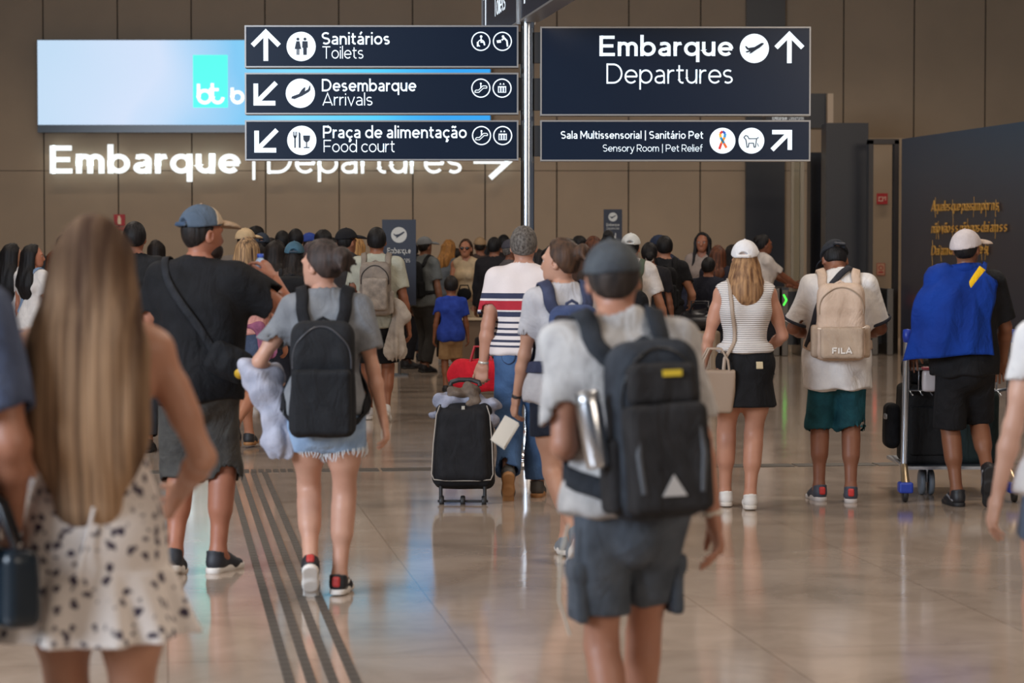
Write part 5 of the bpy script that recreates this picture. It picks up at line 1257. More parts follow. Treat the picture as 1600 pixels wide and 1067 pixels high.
sj, o = empty('jacket', Ms_@Matrix.Translation(Vector(tq((0, .12, .62)))), 'crumpled grey and brown jacket lying on top of the black suitcase', 'jacket'), A(tq((0, .12, .62)))
for nm, mt_, pts_, sd in (('jacket_body', fabric((150, 152, 166), (120, 124, 140)), [((-.13, -.02, .03), (.02, 0, .06), .055, .07), ((.02, 0, .05), (.16, -.02, .0), .07, .06), ((.16, -.02, .0), (.185, -.05, -.09), .055, .045), ((-.13, -.03, .02), (-.175, -.05, -.05), .05, .035)], 3),
                          ('jacket_lining', fabric((112, 98, 86), (86, 74, 66)), [((-.08, -.05, .07), (.03, -.03, .10), .045, .05), ((.03, -.03, .09), (.07, -.08, .03), .045, .035)], 8)):
    sdf(nm, [cone(A(a_), A(b_), r1, r2, k=.03, flat=((0, 0, 1), .8)) for a_, b_, r1, r2 in pts_], .007, mt_, sj, wrinkle(.02, 26, sd, 1.0))

# --- woman in the white cap with tote bag
I1 = person('woman in white cap, ribbed white sleeveless top and short black skirt', kp(1163, 250), 1.655, 2, 'f', 1.12,
    dict(lh=(-.285, .10, .86), rh=(.16, .27, 1.02), rpole=(.9, -1, -.2), lpole=(-.6, -1, 0), lf=(-.11, .14, .085), rf=(.03, -.06, .085), rfy=-2, lfy=6, lcurl=55), (204, 150, 124),
    hair=('long', hairmat((168, 128, 88), (92, 62, 42)), dict(L=.155, w=.085, d=.06, back=-.06, tip=1.0, amp=.004)), top=('tank', ribbed((226, 220, 216), 150), dict(hem=1.055, crop=True, arm=.9, wr=.002)),
    bottom=('skirt', f_black, dict(z=.675, r=.215, rip=.01, waist=1.06)), cap=(fabric((226, 224, 224), (212, 210, 210)), dict(hole=True, strap=c_white, yaw=-14, tilt=6)), shoes=(plain((220, 218, 214), .5), white_sole, dict(stripe=plain((58, 92, 88), .5))), socks=plain((214, 210, 206), .8), res=.0085)
sdf('belt', [cone(I1.U((0, 0, 1.025)), I1.U((0, 0, 1.05)), .178*I1.s*1.0, .172*I1.s, flat=((0, 1, 0), .72), clips=[(I1.U((0, 0, 1.052)), (0, 0, 1)), (I1.U((0, 0, 1.022)), (0, 0, -1))])], .005, plain((222, 214, 206), .6), I1.root)
X_, G_ = drape(I1, [I1.U((.055, -.15, .955)), I1.U((.10, -.14, .955))], .003, 4, I1.bprims); MB().ribbon(X_, G_, .045, .004).build('back_patch', plain((206, 190, 156), .7), I1.bottom)
tb, o = held('tote_bag', I1, (-.20, -.10, .605), 'small taupe tote bag with loop handles hanging beside the black skirt', 'handbag')
sdf('bag_body', [box(A((0, 0, .135)), (.105, .055, .135), .02, taper=(-.28, -.2))], .0055, plain((150, 130, 112), .5), tb, wrinkle(.003, 14, 5))
for q in (-.058, .058): MB().tube([A((-.085, q, .25)), A((-.075, q, .33)), A((-.04, q*.8, .40)), A((.035, q*.8, .40)), A((.075, q, .33)), A((.085, q, .25))], .0075).build('loop_handle', plain((158, 138, 120), .5), tb, True)
X_, G_ = drape(I1, [I1.U((-.10, -.14, 1.10)), I1.U((-.10, -.13, 1.32)), I1.U((-.105, -.04, 1.48)), I1.U((-.10, .06, 1.46)), I1.U((-.12, .14, 1.30)), I1.U((-.15, .12, 1.05))], .006)
pts = [A((.055, .0, .26))+o, A((.055, -.05, .34))+o]+list(X_)
MB().ribbon([p_-o for p_ in pts], [(0, -1, 0), (0, -1, 0)]+list(G_), .024, .004).build('shoulder_strap', plain((160, 140, 122), .5), tb, True)

# --- man with the beige backpack, head bowed
J1 = person('man in white t-shirt and teal shorts, head bowed, with pale beige backpack', kp(1308, 243), 1.70, -3, 'm', 1.10,
    dict(hp=34, lean=4, hy=8, lh=(-.14, .30, 1.08), rh=(.14, .30, 1.08), lpole=(-.9, -.8, -.3), rpole=(.9, -.8, -.3), lf=(-.115, .06, .085), rf=(.085, -.05, .085), lfy=14, rfy=-3, lpn=(.7, -.5, .4), rpn=(-.7, -.5, .4)), (150, 100, 76),
    hair=('short', h_black, {}), top=('tee', c_white, dict(hem=.755, sleeve=.84, cuff=.02, cuffmat=plain((34, 36, 48), .8), flare=.02, wr=.006, inf=.018)), bottom=('shorts', fabric((30, 82, 92), (22, 64, 74)), dict(hem=1.04, loose=.034, wr=.005)),
    cap=(fabric((44, 46, 52), (34, 36, 40)), dict(yaw=8, hole=True, strap=plain((50, 52, 60), .6))), shoes=(plain((66, 70, 82), .6), plain((196, 190, 186), .6), dict(heel=plain((196, 54, 52), .5))), res=.0085)
beige = fabric((202, 178, 158), (184, 160, 140), scale=8); beige2 = fabric((178, 158, 138), (160, 140, 122), scale=8)
bp, o, ax, R = backpack(J1, 'pale beige backpack with a white brand name on the man in teal shorts', (.34, .47, .17), 1.17, (beige, beige2, beige), ((0, -.12, .135, .10, .05),), trim=plain((150, 130, 110), .6), strapw=.06, taper=(.22, .2))
M_ = Matrix(R.tolist()).to_4x4(); M_.translation = Vector(ax((-.06, -.085-.0645, -.185))-o)
mb = MB(); xx = 0
for L in ([[(0, 0), (0, .036)], [(0, .034), (.026, .034)], [(0, .018), (.022, .018)]], [[(.038, 0), (.038, .036)]], [[(.054, .036), (.054, .003), (.078, .003)]], [[(.084, 0), (.101, .036), (.118, 0)], [(.092, .011), (.110, .011)]]):
    for st in L:
        l_, r_ = stroke_polys(st, .0085); ribbons(mb, [(l_, r_)], M_, 1, 1, 0, 0, .004)
mb.build('brand_lettering', plain((226, 220, 212), .6), bp)
mb = MB(); mb.tube([ax((-.15, -.09, -.03))-o, ax((-.05, -.125, -.045))-o, ax((.06, -.125, -.045))-o, ax((.15, -.09, -.02))-o], .004); mb.build('flap_cord', plain((226, 210, 190), .6), bp, True)
xb, o = held('shoulder_strap', J1, J1.U((-.2, -.09, 1.02)), 'dark shoulder strap of a bag worn across by the man with the beige backpack', 'strap')
X_, G_ = drape(J1, [J1.U((-.21, -.06, 1.02)), J1.U((-.17, -.12, 1.2)), J1.U((-.09, -.13, 1.36)), J1.U((.01, -.10, 1.50)), J1.U((.09, .03, 1.51)), J1.U((.06, .13, 1.36)), J1.U((-.1, .14, 1.15)), J1.U((-.2, .05, 1.02))], .012)
MB().ribbon(X_-o, G_, .042, .006).build('webbing', fabric((52, 52, 58), (40, 40, 46)), xb, True)

# --- man with the blue flag and the luggage trolley
K1 = person('man in white cap and black clothes with a blue flag over his back', kp(1506, 247), 1.735, 2, 'm', 1.08,
    dict(lh=(-.27, .28, .98), rh=(.29, .20, .92), lf=(-.05, -.02, .085), rf=(.13, -.10, .22), rfp=72, lfy=8, hy=-30, hp=-4, lpn=(0, .2, -1), rpn=(0, .2, -1), lcurl=60, rcurl=60, rpole=(.6, -1, -.1)), (140, 92, 66),
    hair=('short', h_black, {}), top=('polo', f_black, dict(name='polo_shirt', hem=.84, sleeve=.82, cuff=.02, collar=True, flare=.015)), bottom=('shorts', f_black, dict(hem=.99, loose=.032)),
    cap=(fabric((204, 194, 192), (190, 180, 178)), dict(vmat=fabric((200, 182, 168)), h=.118, yaw=-24, tilt=3, dz=-.024)), shoes=(plain((34, 34, 37), .5), dark_sole, dict(stripe=plain((120, 120, 124), .5))), res=.0085)
fg = empty('flag', K1.M@Matrix.Translation(Vector(K1.U((-.05, -.15, .98)))), 'blue flag with a yellow band tied round the neck of the man pushing the trolley', 'flag'); o = A(K1.U((-.05, -.15, .98)))
cols_, rows_ = 46, 34; V = []; pr_ = [q for q in K1.tprims if q.op == 'u']
top_pts = [(-.13, .03, 1.485), (-.09, -.075, 1.515), (0, -.10, 1.525), (.07, -.085, 1.525), (.10, .02, 1.50)]
bot_pts = [(-.40, -.02, .925), (-.33, -.15, .945), (-.2, -.24, .955), (-.02, -.225, .975), (.145, -.185, .965)]
def ip(P, t):
    t = t*(len(P)-1); i = min(int(t), len(P)-2); return A(P[i])*(1-(t-i))+A(P[i+1])*(t-i)
for r_ in range(rows_):
    b_ = r_/(rows_-1)
    for c_ in range(cols_):
        a_ = c_/(cols_-1); p = ip(top_pts, a_)*(1-b_)+ip(bot_pts, a_)*b_
        p = p+A((-.05*math.sin(b_*PI)*(1-a_), -.055*math.sin(b_*PI)-.014*math.sin(a_*16+2*b_)*b_-.012*math.sin(a_*7-1)*b_, 0)); p = p+A((-.06, -.04, .05))*((1-a_)**1.5*math.sin(PI*min(1, b_*1.5))); V.append(K1.U(p))
V = A(V)
g_ = lambda X: np.stack([evalp(pr_, X+A(v)*.006)-evalp(pr_, X-A(v)*.006) for v in ((1, 0, 0), (0, 1, 0), (0, 0, 1))], -1)
for _ in range(9):
    d_s = evalp(pr_, V)-.030; gr = g_(V); gr = gr/(np.linalg.norm(gr, axis=-1, keepdims=True)+1e-6); V = V+gr*np.maximum(-d_s, 0)[:, None]
Q = [(r_*cols_+c_, r_*cols_+c_+1, (r_+1)*cols_+c_+1, (r_+1)*cols_+c_) for r_ in range(rows_-1) for c_ in range(cols_-1)]
me = meshdata('flag', [(V-o, Q)], fabric((10, 54, 140), (7, 42, 118), scale=4)); fo_ = put('flag_cloth', me, fg); sol = fo_.modifiers.new('thickness', 'SOLIDIFY'); sol.thickness = .004
roll = [K1.U(p) for p in ((-.12, .06, 1.47), (-.12, -.05, 1.50), (-.03, -.10, 1.515), (.07, -.07, 1.52), (.11, .03, 1.49), (.05, .12, 1.44))]
mb = MB().tube([A(p)-o for p in roll], [.025, .034, .036, .030, .028, .022], 12); mb.build('rolled_edge', fabric((10, 54, 140), (7, 42, 118), scale=4), fg, True)
X_, G_ = drape(K1, [K1.U((-.015, -.17, 1.40)), K1.U((.03, -.15, 1.46)), K1.U((.085, -.10, 1.515))], .03); mb = MB().ribbon(X_-o, G_, [.055-.02*(1-i_/(len(X_)-1)) for i_ in range(len(X_))], .006); mb.build('yellow_band', fabric((236, 190, 30), (222, 172, 20)), fg, True)

# luggage trolley
tp = ground(1497, 783); tr = empty('luggage_trolley', tp, 'steel airport luggage trolley with blue handle ends loaded with dark bags', 'trolley')
alu = plain((188, 196, 206), .25, .9); blue = plain((28, 58, 158), .4); tw = .335
k_ = FPX/tp.y
for x in (-1, 1):
    po = MB().tube([(x*tw, .10, .17), (x*tw, .02, 1.0), (x*tw, .0, 1.04)], .021, 12).build('upright', alu, tr, True)
    MB().lathe([(0, -.045), (.026, -.04), (.032, 0), (.028, .04), (0, .045)], (x*tw, -.01, 1.065), 14).build('handle_end', blue, tr, True)
    MB().tube([(x*tw, .09, .22), (x*(tw+.01), -.01, .16), (x*(tw+.015), -.07, .11)], [.024, .026, .03], 12).build('caster_arm', plain((170, 150, 120), .3, .8), tr, True)
    cs = MB().box((x*(tw+.015), -.06, .095), (.045, .05, .035)).build('caster_cover', blue, tr, bevel=.012)
    MB().lathe([(0, -.016), (.042, -.016), (.048, -.01), (.048, .01), (.042, .016), (0, .016)], (x*(tw+.015), -.05, .048), 18, 'x').build('caster_wheel', plain((34, 34, 36), .5), cs, True)
    MB().tube([(x*tw, .12, .22), (x*(tw-.06), .95, .20)], .016).build('side_rail', alu, tr, True)
MB().tube([(-tw, .01, 1.02), (0, -.0, 1.02), (tw, .01, 1.02)], .014).build('push_bar', plain((60, 62, 68), .4), tr, True)
MB().b2((-tw+.02, .1, .195), (tw-.02, .95, .215)).build('deck', alu, tr)
for z in (.86, .72): MB().tube([(-tw, .05, z), (-tw+.04, .22, z-.02), (tw-.04, .22, z-.02), (tw, .05, z)], .011).build('basket_rail', alu, tr, True)
mb = MB()
for i_ in range(10): x = -tw+.05+i_*(2*tw-.1)/9; mb.tube([(x, .22, .84), (x, .215, .70), (x, .07, .68)], .005, 6)
mb.build('basket_wires', alu, tr, True)
for x in (-.105, -.165): MB().lathe([(0, -.018), (.05, -.018), (.078, -.016), (.085, -.008), (.085, .008), (.078, .016), (.05, .018), (0, .018)], (x, .42, .085), 24, 'x').build('front_wheel', plain((120, 128, 138), .5), tr, True)
MB().tube([(-.13, .42, .085), (-.13, .42, .20)], .02).build('wheel_fork', alu, tr, True)
def lug(name, label, c, hs, rd, mat, cat, parts=(), rz=0):
    r_ = empty(name, tp+Vector(c), label, cat); sdf(name+'_body', [box((0, 0, hs[2]), hs, rd, rot3(0, 0, rz))], .009, mat, r_, wrinkle(.004, 12, len(label)))
    for nm, cc, hh, rr, mm in parts: sdf(nm, [box(cc, hh, rr, rot3(0, 0, rz))], .007, mm, r_)
    return r_
lug('suitcase', 'black suitcase standing on the left of the trolley deck', (-.16, .42, .216), (.15, .20, .26), .04, fabric((38, 37, 37), (30, 29, 29)), 'suitcase', (('front_pocket', (0, -.20, .22), (.12, .02, .16), .015, fabric((34, 33, 33))), ('top_handle', (0, -.05, .535), (.06, .012, .012), .01, f_black)))
lug('duffel_bag', 'black duffel bag lying on the suitcase on the trolley', (-.14, .40, .74), (.15, .17, .085), .07, f_black2, 'bag', (('side_pocket', (0, -.16, .08), (.10, .02, .045), .015, f_black),))
lug('travel_bag', 'dark green travel bag with a small yellow tag on the right of the trolley deck', (.18, .46, .216), (.14, .20, .24), .05, fabric((32, 44, 44), (24, 34, 34)), 'bag', (('yellow_tag', (-.04, -.205, .34), (.018, .006, .02), .004, plain((230, 190, 40), .5)),))
lug('shoulder_bag', 'small black bag hanging on the outer left side of the trolley', (-.385, .30, .32), (.05, .09, .15), .045, f_black, 'bag', (('buckle', (-.045, -.05, .21), (.012, .03, .02), .008, plain((150, 150, 152), .3, .7)),))
lug('drinks_carton', 'clear plastic cup and papers in the basket of the trolley', (-.17, .12, .70), (.045, .035, .07), .02, plain((196, 186, 184), .2), 'cup', (('lid', (0, 0, .15), (.05, .04, .01), .008, plain((150, 60, 66), .4)),))
# ------------------------------------------------------------------ people of the middle distance and the queue at the gates
T = lambda c, **k: fabric(c, None, **k)
# boy in the blue shirt
N1 = person('boy in a blue t-shirt and khaki shorts walking alone beside the queue', kp(705, 138), 1.25, 4, 'm', .98, dict(lf=(-.09, .0, .085), rf=(.08, .22, .085), childhead=1.28, lh=(-.27, .03, .84), rh=(.27, .05, .84)), (150, 96, 66), hair=('short', h_dark, {}),
    top=('tee', fabric((46, 72, 166), (36, 58, 142)), dict(hem=.82, sleeve=.7, cuff=.02)), bottom=('shorts', fabric((166, 134, 96), (146, 114, 80)), dict(hem=.93, loose=.03)), shoes=(plain((40, 38, 40), .6), dark_sole), res=.0095)
# man with the grey backpack
O1 = person('man with short black hair and pale t-shirt carrying a silvery grey backpack', kp(589, 166), 1.805, 0, 'm', 1.06, dict(rh=(.30, .0, .80), lf=(-.09, .2, .085), rf=(.09, -.15, .12), rfp=25), (160, 104, 76), hair=('short', h_black, {}),
    top=('tee', fabric((176, 176, 160), (160, 160, 146)), dict(hem=.86, sleeve=.7, flare=.01)), bottom=('shorts', f_black, dict(hem=.9, loose=.03)), shoes=sneak_w, res=.0105)
bp, o, ax, R = backpack(O1, 'silvery grey backpack with dark piping on the man carrying a hanging jacket', (.31, .48, .17), 1.20, (fabric((150, 138, 126), (112, 104, 98), scale=9), fabric((168, 156, 144), (126, 118, 110), scale=12), fabric((140, 128, 116))), ((0, -.03, .115, .15, .05),), trim=plain((40, 36, 34), .6), res=.009)
jk, o = held('jacket', O1, (.20, -.10, .62), 'pale grey jacket hanging from the silvery grey backpack', 'jacket')
sdf('cloth', [cone((.17, -.16, 1.12), (.27, -.13, .98), .05, .07, k=.05), cone((.20, -.14, 1.05), (.19, -.13, .68), .06, .10, k=.05, flat=((0, 1, 0), .6), rip=(6, .25))], .010, fabric((188, 178, 166), (166, 156, 146)), jk, wrinkle(.016, 11, 4, .5), off=o)
# woman with the pink top
P1 = person('woman with long streaked blonde hair and pink top ahead of the bearded man', kp(388, 194), 1.70, -14, 'f', 1.0, dict(rf=(.02, -.36, .24), rfp=55, lf=(-.08, .25, .085), rh=(.26, .15, .88)), (186, 128, 98), hair=('long', hairmat((176, 140, 100), (66, 48, 38), sc_=(40, 40, 1.2)), dict(L=.2, w=.085)),
    top=('tee', T((206, 150, 140)), dict(sleeve=.4, hem=.98)), bottom=('shorts', fabric((74, 86, 108), (60, 70, 92)), dict(hem=.55, loose=.02)), shoes=(plain((34, 32, 34), .6), gum), res=.0105)
jk, o = held('jacket', P1, (.19, -.05, .78), 'mauve jacket hanging at the hip of the woman in the pink top', 'jacket')
sdf('cloth', [cone((.12, -.12, 1.0), (.20, -.09, .80), .05, .075, k=.05, flat=((0, 1, 0), .6), rip=(5, .2)), cone((-.02, -.14, 1.0), (.14, -.12, 1.0), .03, .04, k=.04)], .010, fabric((150, 90, 116), (126, 74, 100)), jk, wrinkle(.012, 12, 4, .5), off=o)
# person with teal cap and black-and-purple backpack
Q1 = person('person in a teal blue cap with long dark hair wearing a black and purple backpack', kp(461, 182), 1.66, 0, 'f', 1.1, {}, SK_M, hair=('long', h_dark, dict(L=.16)), top=('tee', T((170, 128, 112)), {}), bottom=('trousers', T((40, 42, 52)), dict(hem=1.9)), shoes=sneak_b,
    cap=(fabric((76, 110, 128), (62, 94, 112)), dict(hole=True, strap=plain((40, 56, 70), .6))), res=.0115)
bp, o, ax, R = backpack(Q1, 'black backpack with a purple lower pocket on the person in the teal cap', (.33, .50, .17), 1.18, (f_black2, fabric((98, 76, 110), (82, 62, 94)), f_black2), ((0, -.15, .15, .10, .04),), side=False, res=.010)
# two girls far left
gL = person('girl with long black hair at the left, standing behind the girl in white', kp(20, 152), 1.66, -25, 'f', .95, dict(hy=-25), SK_P, hair=('long', h_black, dict(L=.42, w=.10, side=True)), top=('tee', T((200, 196, 196)), {}), bottom=('trousers', T((50, 54, 66)), dict(hem=1.9)), shoes=sneak_w, res=.013, cloth_res=.013)
gR = person('girl with long black hair in white t-shirt and pale blue overalls', kp(52, 156), 1.65, -35, 'f', .95, dict(hy=-40), (196, 132, 104), hair=('long', h_black, dict(L=.36, w=.09)), top=('tee', c_white, dict(sleeve=.6)), bottom=('trousers', T((130, 152, 182)), dict(hem=1.9, waist=1.1)), shoes=sneak_w, res=.011, face=True)
X_, G_ = drape(gR, [gR.U((-.1, -.12, 1.05)), gR.U((0, -.13, 1.25)), gR.U((.10, -.06, 1.46)), gR.U((.11, .06, 1.44)), gR.U((.10, .13, 1.2))], .006); MB().ribbon(X_, G_, .04, .005).build('overall_strap', T((130, 152, 182)), gR.root, True)
# black-haired man in black, behind the blonde woman
mB = person('broad man with short black hair in a black t-shirt behind the bearded man', kp(212, 196), 1.82, 0, 'm', 1.12, {}, (160, 104, 80), hair=('short', h_black, {}), top=('tee', f_black2, {}), bottom=('trousers', T((52, 54, 60)), dict(hem=1.9)), shoes=sneak_b, res=.0115)
# generic members of the queue: x of the head, y of its top, scale (pixels per metre), heading, sex, hair, shirt, legs, cap ...
_placed = [p_.root.location.copy() for p_ in (N1, O1, P1, Q1, gL, gR, mB, E1)]
def q(label, x, top, k, yaw=0, sex='m', hair=('short', h_black), shirt=(40, 40, 44), legs=(40, 42, 50), cap=None, g=1.05, pose=None, sleeve=.7, face=False, sk=(150, 98, 72), hood=False, res=.0145, kind='tee', sk2=None):
    if 600 < x < 800: k *= .84
    k0 = k; i_ = 0
    while any((kp(x, k)-p_).length < .58 for p_ in _placed) and i_ < 24:
        i_ += 1; k = k0*(1-.014*i_) if i_ % 3 else k0*(1+.006*i_)
    _placed.append(kp(x, k))
    S = EYE+(387-top)/k-(.022 if cap else .012)
    hm = hair[1]; ho = dict(hair[2]) if len(hair) > 2 else {}
    rs_ = random.Random(int(x*7+k)); ps = dict(lf=(-.09, rs_.uniform(-.05, .12), .085), rf=(.09, rs_.uniform(-.08, .08), .085)); ps.update(pose or {})
    cp = None
    if cap: cp = (fabric(cap[0]), dict(yaw=cap[1] if len(cap) > 1 else 0, hole=len(cap) > 2))
    return person(label, kp(x, k), S, yaw, sex, g, ps, sk, hair=(hair[0], hm, ho), top=(kind, fabric(shirt), dict(sleeve=sleeve, hood=hood, name='hoodie' if hood else 'shirt')), bottom=('trousers', fabric(legs), dict(hem=1.9, loose=.016)), shoes=sneak_b if int(x) % 2 else sneak_w, cap=cp, group=None, res=res, seed=int(x), face=face)
LG = lambda m_, L=.3, **kk: ('long', m_, dict(L=L, w=.072, tip=.6, amp=.009, fr=110, **kk))
q('woman with reddish brown hair behind the girls on the left', 88, 392, 150, -20, 'f', LG(h_auburn, .25), (120, 84, 66))
q('person with black hair looking over the girls on the left', 70, 400, 128, -40, 'f', LG(h_black, .2), (70, 60, 62))
q('short-haired person far back beside the blonde woman', 100, 368, 118, 0, 'm', ('short', h_dark), (120, 110, 104))
q('person in a pale beige cap behind the woman in the pink top', 384, 357, 150, -10, 'm', ('short', h_dark), (110, 100, 92), cap=((206, 178, 140), -30))
q('person with bushy black hair far back behind the pale beige cap', 401, 356, 122, 0, 'f', ('curly', h_black), (40, 38, 42))
q('person in a dark slate cap behind the raised water bottle', 410, 364, 140, 5, 'm', ('short', h_black), (48, 46, 48), cap=((50, 58, 70), 0, 1))
q('person with brown hair just behind the raised water bottle', 402, 380, 152, 0, 'f', LG(h_dark, .12), (58, 48, 44))
q('woman with dark hair in a pale pink top left of the teal cap', 432, 376, 156, -12, 'f', LG(h_dark, .2), (196, 150, 130))
q('man with black hair left of the two dark heads behind the teal cap', 442, 361, 128, 0, 'm', ('short', h_black), (44, 40, 42))
q('tall man with black hair directly behind the teal cap', 463, 358, 132, 0, 'm', ('short', h_black), (36, 34, 38))
q('person in a bright blue cap far back in the queue', 484, 364, 124, -15, 'm', ('short', h_dark), (70, 66, 70), cap=((52, 74, 150), -40))
q('person in a brown mauve beanie behind the woman with the ponytail', 486, 378, 148, 0, 'm', ('short', hairmat((92, 76, 76), (60, 48, 50))), (70, 58, 60))
q('person with round curly black hair far back in the queue', 506, 362, 140, 0, 'f', ('curly', h_black), (60, 50, 48))
q('man in a black cap in profile, left of the silvery backpack', 541, 357, 158, -35, 'm', ('short', h_black), (54, 50, 50), cap=((28, 28, 32), -25), sk=(170, 116, 90))
q('person with golden hair behind the man in the black cap', 557, 372, 146, -20, 'f', LG(hairmat((186, 140, 84), (120, 84, 50)), .16), (150, 128, 108))
q('short person with brown hair between the ponytail and the black cap', 527, 380, 140, 0, 'f', LG(h_auburn, .15), (90, 70, 60))
q('man in a blue hooded jacket in front of the dark banner', 627, 362, 138, -55, 'm', ('short', h_black), (52, 84, 108), (36, 36, 42), sleeve=1.9, hood=True, sk=(88, 58, 44), g=1.1, face=True)
gc = q('man in a grey cap with a black backpack right of the dark banner', 663, 370, 142, -40, 'm', ('short', h_dark), (108, 112, 112), (60, 58, 56), cap=((128, 132, 136), -20), sk=(150, 104, 80))
backpack(gc, 'black backpack on the man in the grey cap', (.30, .46, .18), 1.2, (f_black2, f_black, f_black2), res=.012)
q('stooping woman with golden hair in a faded denim jacket and wide dark trousers', 694, 374, 140, -30, 'f', LG(hairmat((178, 124, 64), (120, 80, 40)), .1), (112, 118, 124), (58, 52, 48), sleeve=1.9, g=1.25, pose=dict(lean=10))
q('person in a pale hood bending behind the boy', 712, 388, 138, -30, 'm', ('short', h_dark), (168, 164, 162), hood=True)
sg = q('woman in sunglasses and a sleeveless pale dress facing the camera', 728, 374, 136, 172, 'f', LG(h_brown, .12, side=False), (196, 172, 138), (196, 172, 138), kind='tank', sk=(190, 130, 100), pose=dict(lh=(-.2, .25, 1.0), rh=(.15, .30, .88), hp=0), face=True, g=.95, res=.010)
for x in (-1, 1): sdf('sunglass_lens', [ell(sg.H((x*.034, .112, 1.641)), A((.029, .010, .022))*sg.s, sg.HR)], .004, plain((24, 20, 20), .15), sg.root)
MB().tube([sg.H((-.08, .02, 1.648)), sg.H((-.064, .095, 1.65)), sg.H((-.01, .121, 1.648)), sg.H((.01, .121, 1.648)), sg.H((.064, .095, 1.65)), sg.H((.08, .02, 1.648))], .003, 6).build('sunglass_frame', plain((30, 24, 22), .3), sg.root, True)
hb, o = held('handbag', sg, (-.02, .26, .96), 'round black bag held by the woman in sunglasses', 'handbag')
sdf('bag_body', [ell((0, 0, .05), (.10, .055, .085))], .008, f_black, hb); MB().tube([(-.08, 0, .08), (-.05, 0, .17), (.05, 0, .17), (.08, 0, .08)], .01).build('handle', f_black, hb, True)
q('person in a tan cap behind the woman in sunglasses', 750, 371, 132, 0, 'm', ('short', h_dark), (70, 58, 54), cap=((166, 136, 102), 10))
q('grey-haired short person beside the woman in sunglasses', 744, 402, 128, -20, 'f', ('curly', hairmat((128, 120, 114), (86, 80, 76))), (84, 70, 62))
q('man with black hair in a black jacket right of the woman in sunglasses', 772, 371, 145, -18, 'm', ('short', h_black), (32, 30, 34), sleeve=1.9, g=1.15)
q('dark-haired person far back beside the pole', 787, 367, 126, 0, 'm', ('short', h_black), (40, 36, 38))
q('man in a slate flat cap in profile beside the striped polo', 797, 374, 158, -70, 'm', ('short', h_grey), (90, 84, 84), cap=((72, 70, 78), 0), sk=(132, 84, 62), face=True)
q('dark-haired woman just right of the striped polo', 862, 384, 152, -8, 'f', LG(h_black, .24), (150, 118, 104))
q('person with black hair far back right of the pole', 891, 374, 130, 0, 'm', ('short', h_black), (60, 50, 48))
q('person with flattened dark hair far back, second right of the pole', 905, 371, 122, 0, 'm', ('curly', h_black), (70, 58, 54))
q('person with brown hair below the narrow banner', 927, 370, 140, 0, 'f', LG(h_auburn, .1), (84, 62, 52))
q('woman with a curly black top knot below the narrow banner', 950, 368, 146, 0, 'f', ('bun', h_black, dict(by=-.04, bz=1.76, br=.055, wisps=6)), (60, 48, 44))
# white cap man with green pack and suitcase trolley
U1 = q('man in a white cap and white t-shirt with a green strapped backpack, pulling a case', 985, 365, 168, -8, 'm', ('short', h_black), (214, 206, 200), (60, 62, 70), cap=((222, 226, 226), 0, 1), pose=dict(rh=(.34, .06, .86), rcurl=60), sk=(186, 132, 104), res=.011)
bp, o, ax, R = backpack(U1, 'olive green backpack on the man in the white cap pulling a case', (.27, .40, .14), 1.2, (fabric((70, 82, 66), (56, 66, 54)), fabric((60, 72, 56)), fabric((84, 96, 80))), res=.010)
cp, o = held('cap', U1, ax((.10, -.16, -.06)), 'black cap hanging from the olive green backpack', 'cap')
sdf('crown', [ell((0, 0, 0), (.10, .10, .12), clips=[((0, 0, -.09), (.0, 0, -1))])], .008, f_black, cp); sdf('visor', [ell((.12, -.02, -.06), (.075, .07, .018), rot3(0, 25, 0))], .007, f_black, cp)
q('woman with dark hair tied by a pale scrunchie in front of the two black shirts', 1014, 379, 150, 0, 'f', ('bun', h_black, dict(by=-.105, bz=1.61, br=.04, tie=plain((196, 176, 164), .7))), (36, 34, 38))
bm = q('man with cropped black hair and black backpack near the tall man in navy', 1038, 369, 150, -4, 'm', ('short', h_black), (30, 30, 33), pose=dict(rh=(.28, .22, 1.0)), sk=(190, 136, 108))
backpack(bm, 'black backpack on the man with cropped hair', (.28, .42, .15), 1.2, (f_black, f_black2, f_black), res=.012)
q('tall man in a navy cap and navy shirt bending over the luggage', 1060, 361, 138, 70, 'm', ('short', h_dark), (38, 42, 62), (34, 36, 44), cap=((40, 48, 68), 0), pose=dict(lean=14, hp=18, lh=(-.2, .35, .95), rh=(.2, .35, .95)), g=1.12, sk=(176, 122, 94), face=True)
q('woman with long dark hair and a white strap facing the camera by the wall', 1097, 364, 118, 168, 'f', LG(h_black, .3, front=True), (150, 136, 128), sk=(170, 112, 86), face=True, res=.012)
q('woman with auburn hair in dark clothes left of the white cap', 1121, 384, 138, -10, 'f', LG(h_auburn, .2), (38, 36, 46))
q('person with brown hair in dark clothes behind the white cap of the woman', 1144, 383, 132, 10, 'f', LG(h_dark, .2), (34, 36, 46))
q('person in a dark jacket in front of the auburn hair', 1106, 402, 140, -20, 'm', ('short', h_black), (30, 32, 44), sleeve=1.9, g=1.2)
q('dark-haired woman by the gates stretching her arms to the right', 1191, 367, 122, -70, 'f', ('bun', h_black, dict(by=-.08, bz=1.70, br=.05, wisps=5)), (206, 196, 188), (34, 34, 40), pose=dict(lh=(-.1, .50, 1.10), rh=(.1, .5, 1.08), lhd=(0, 1, 0), rhd=(0, 1, 0)), sk=(140, 88, 64), face=True)
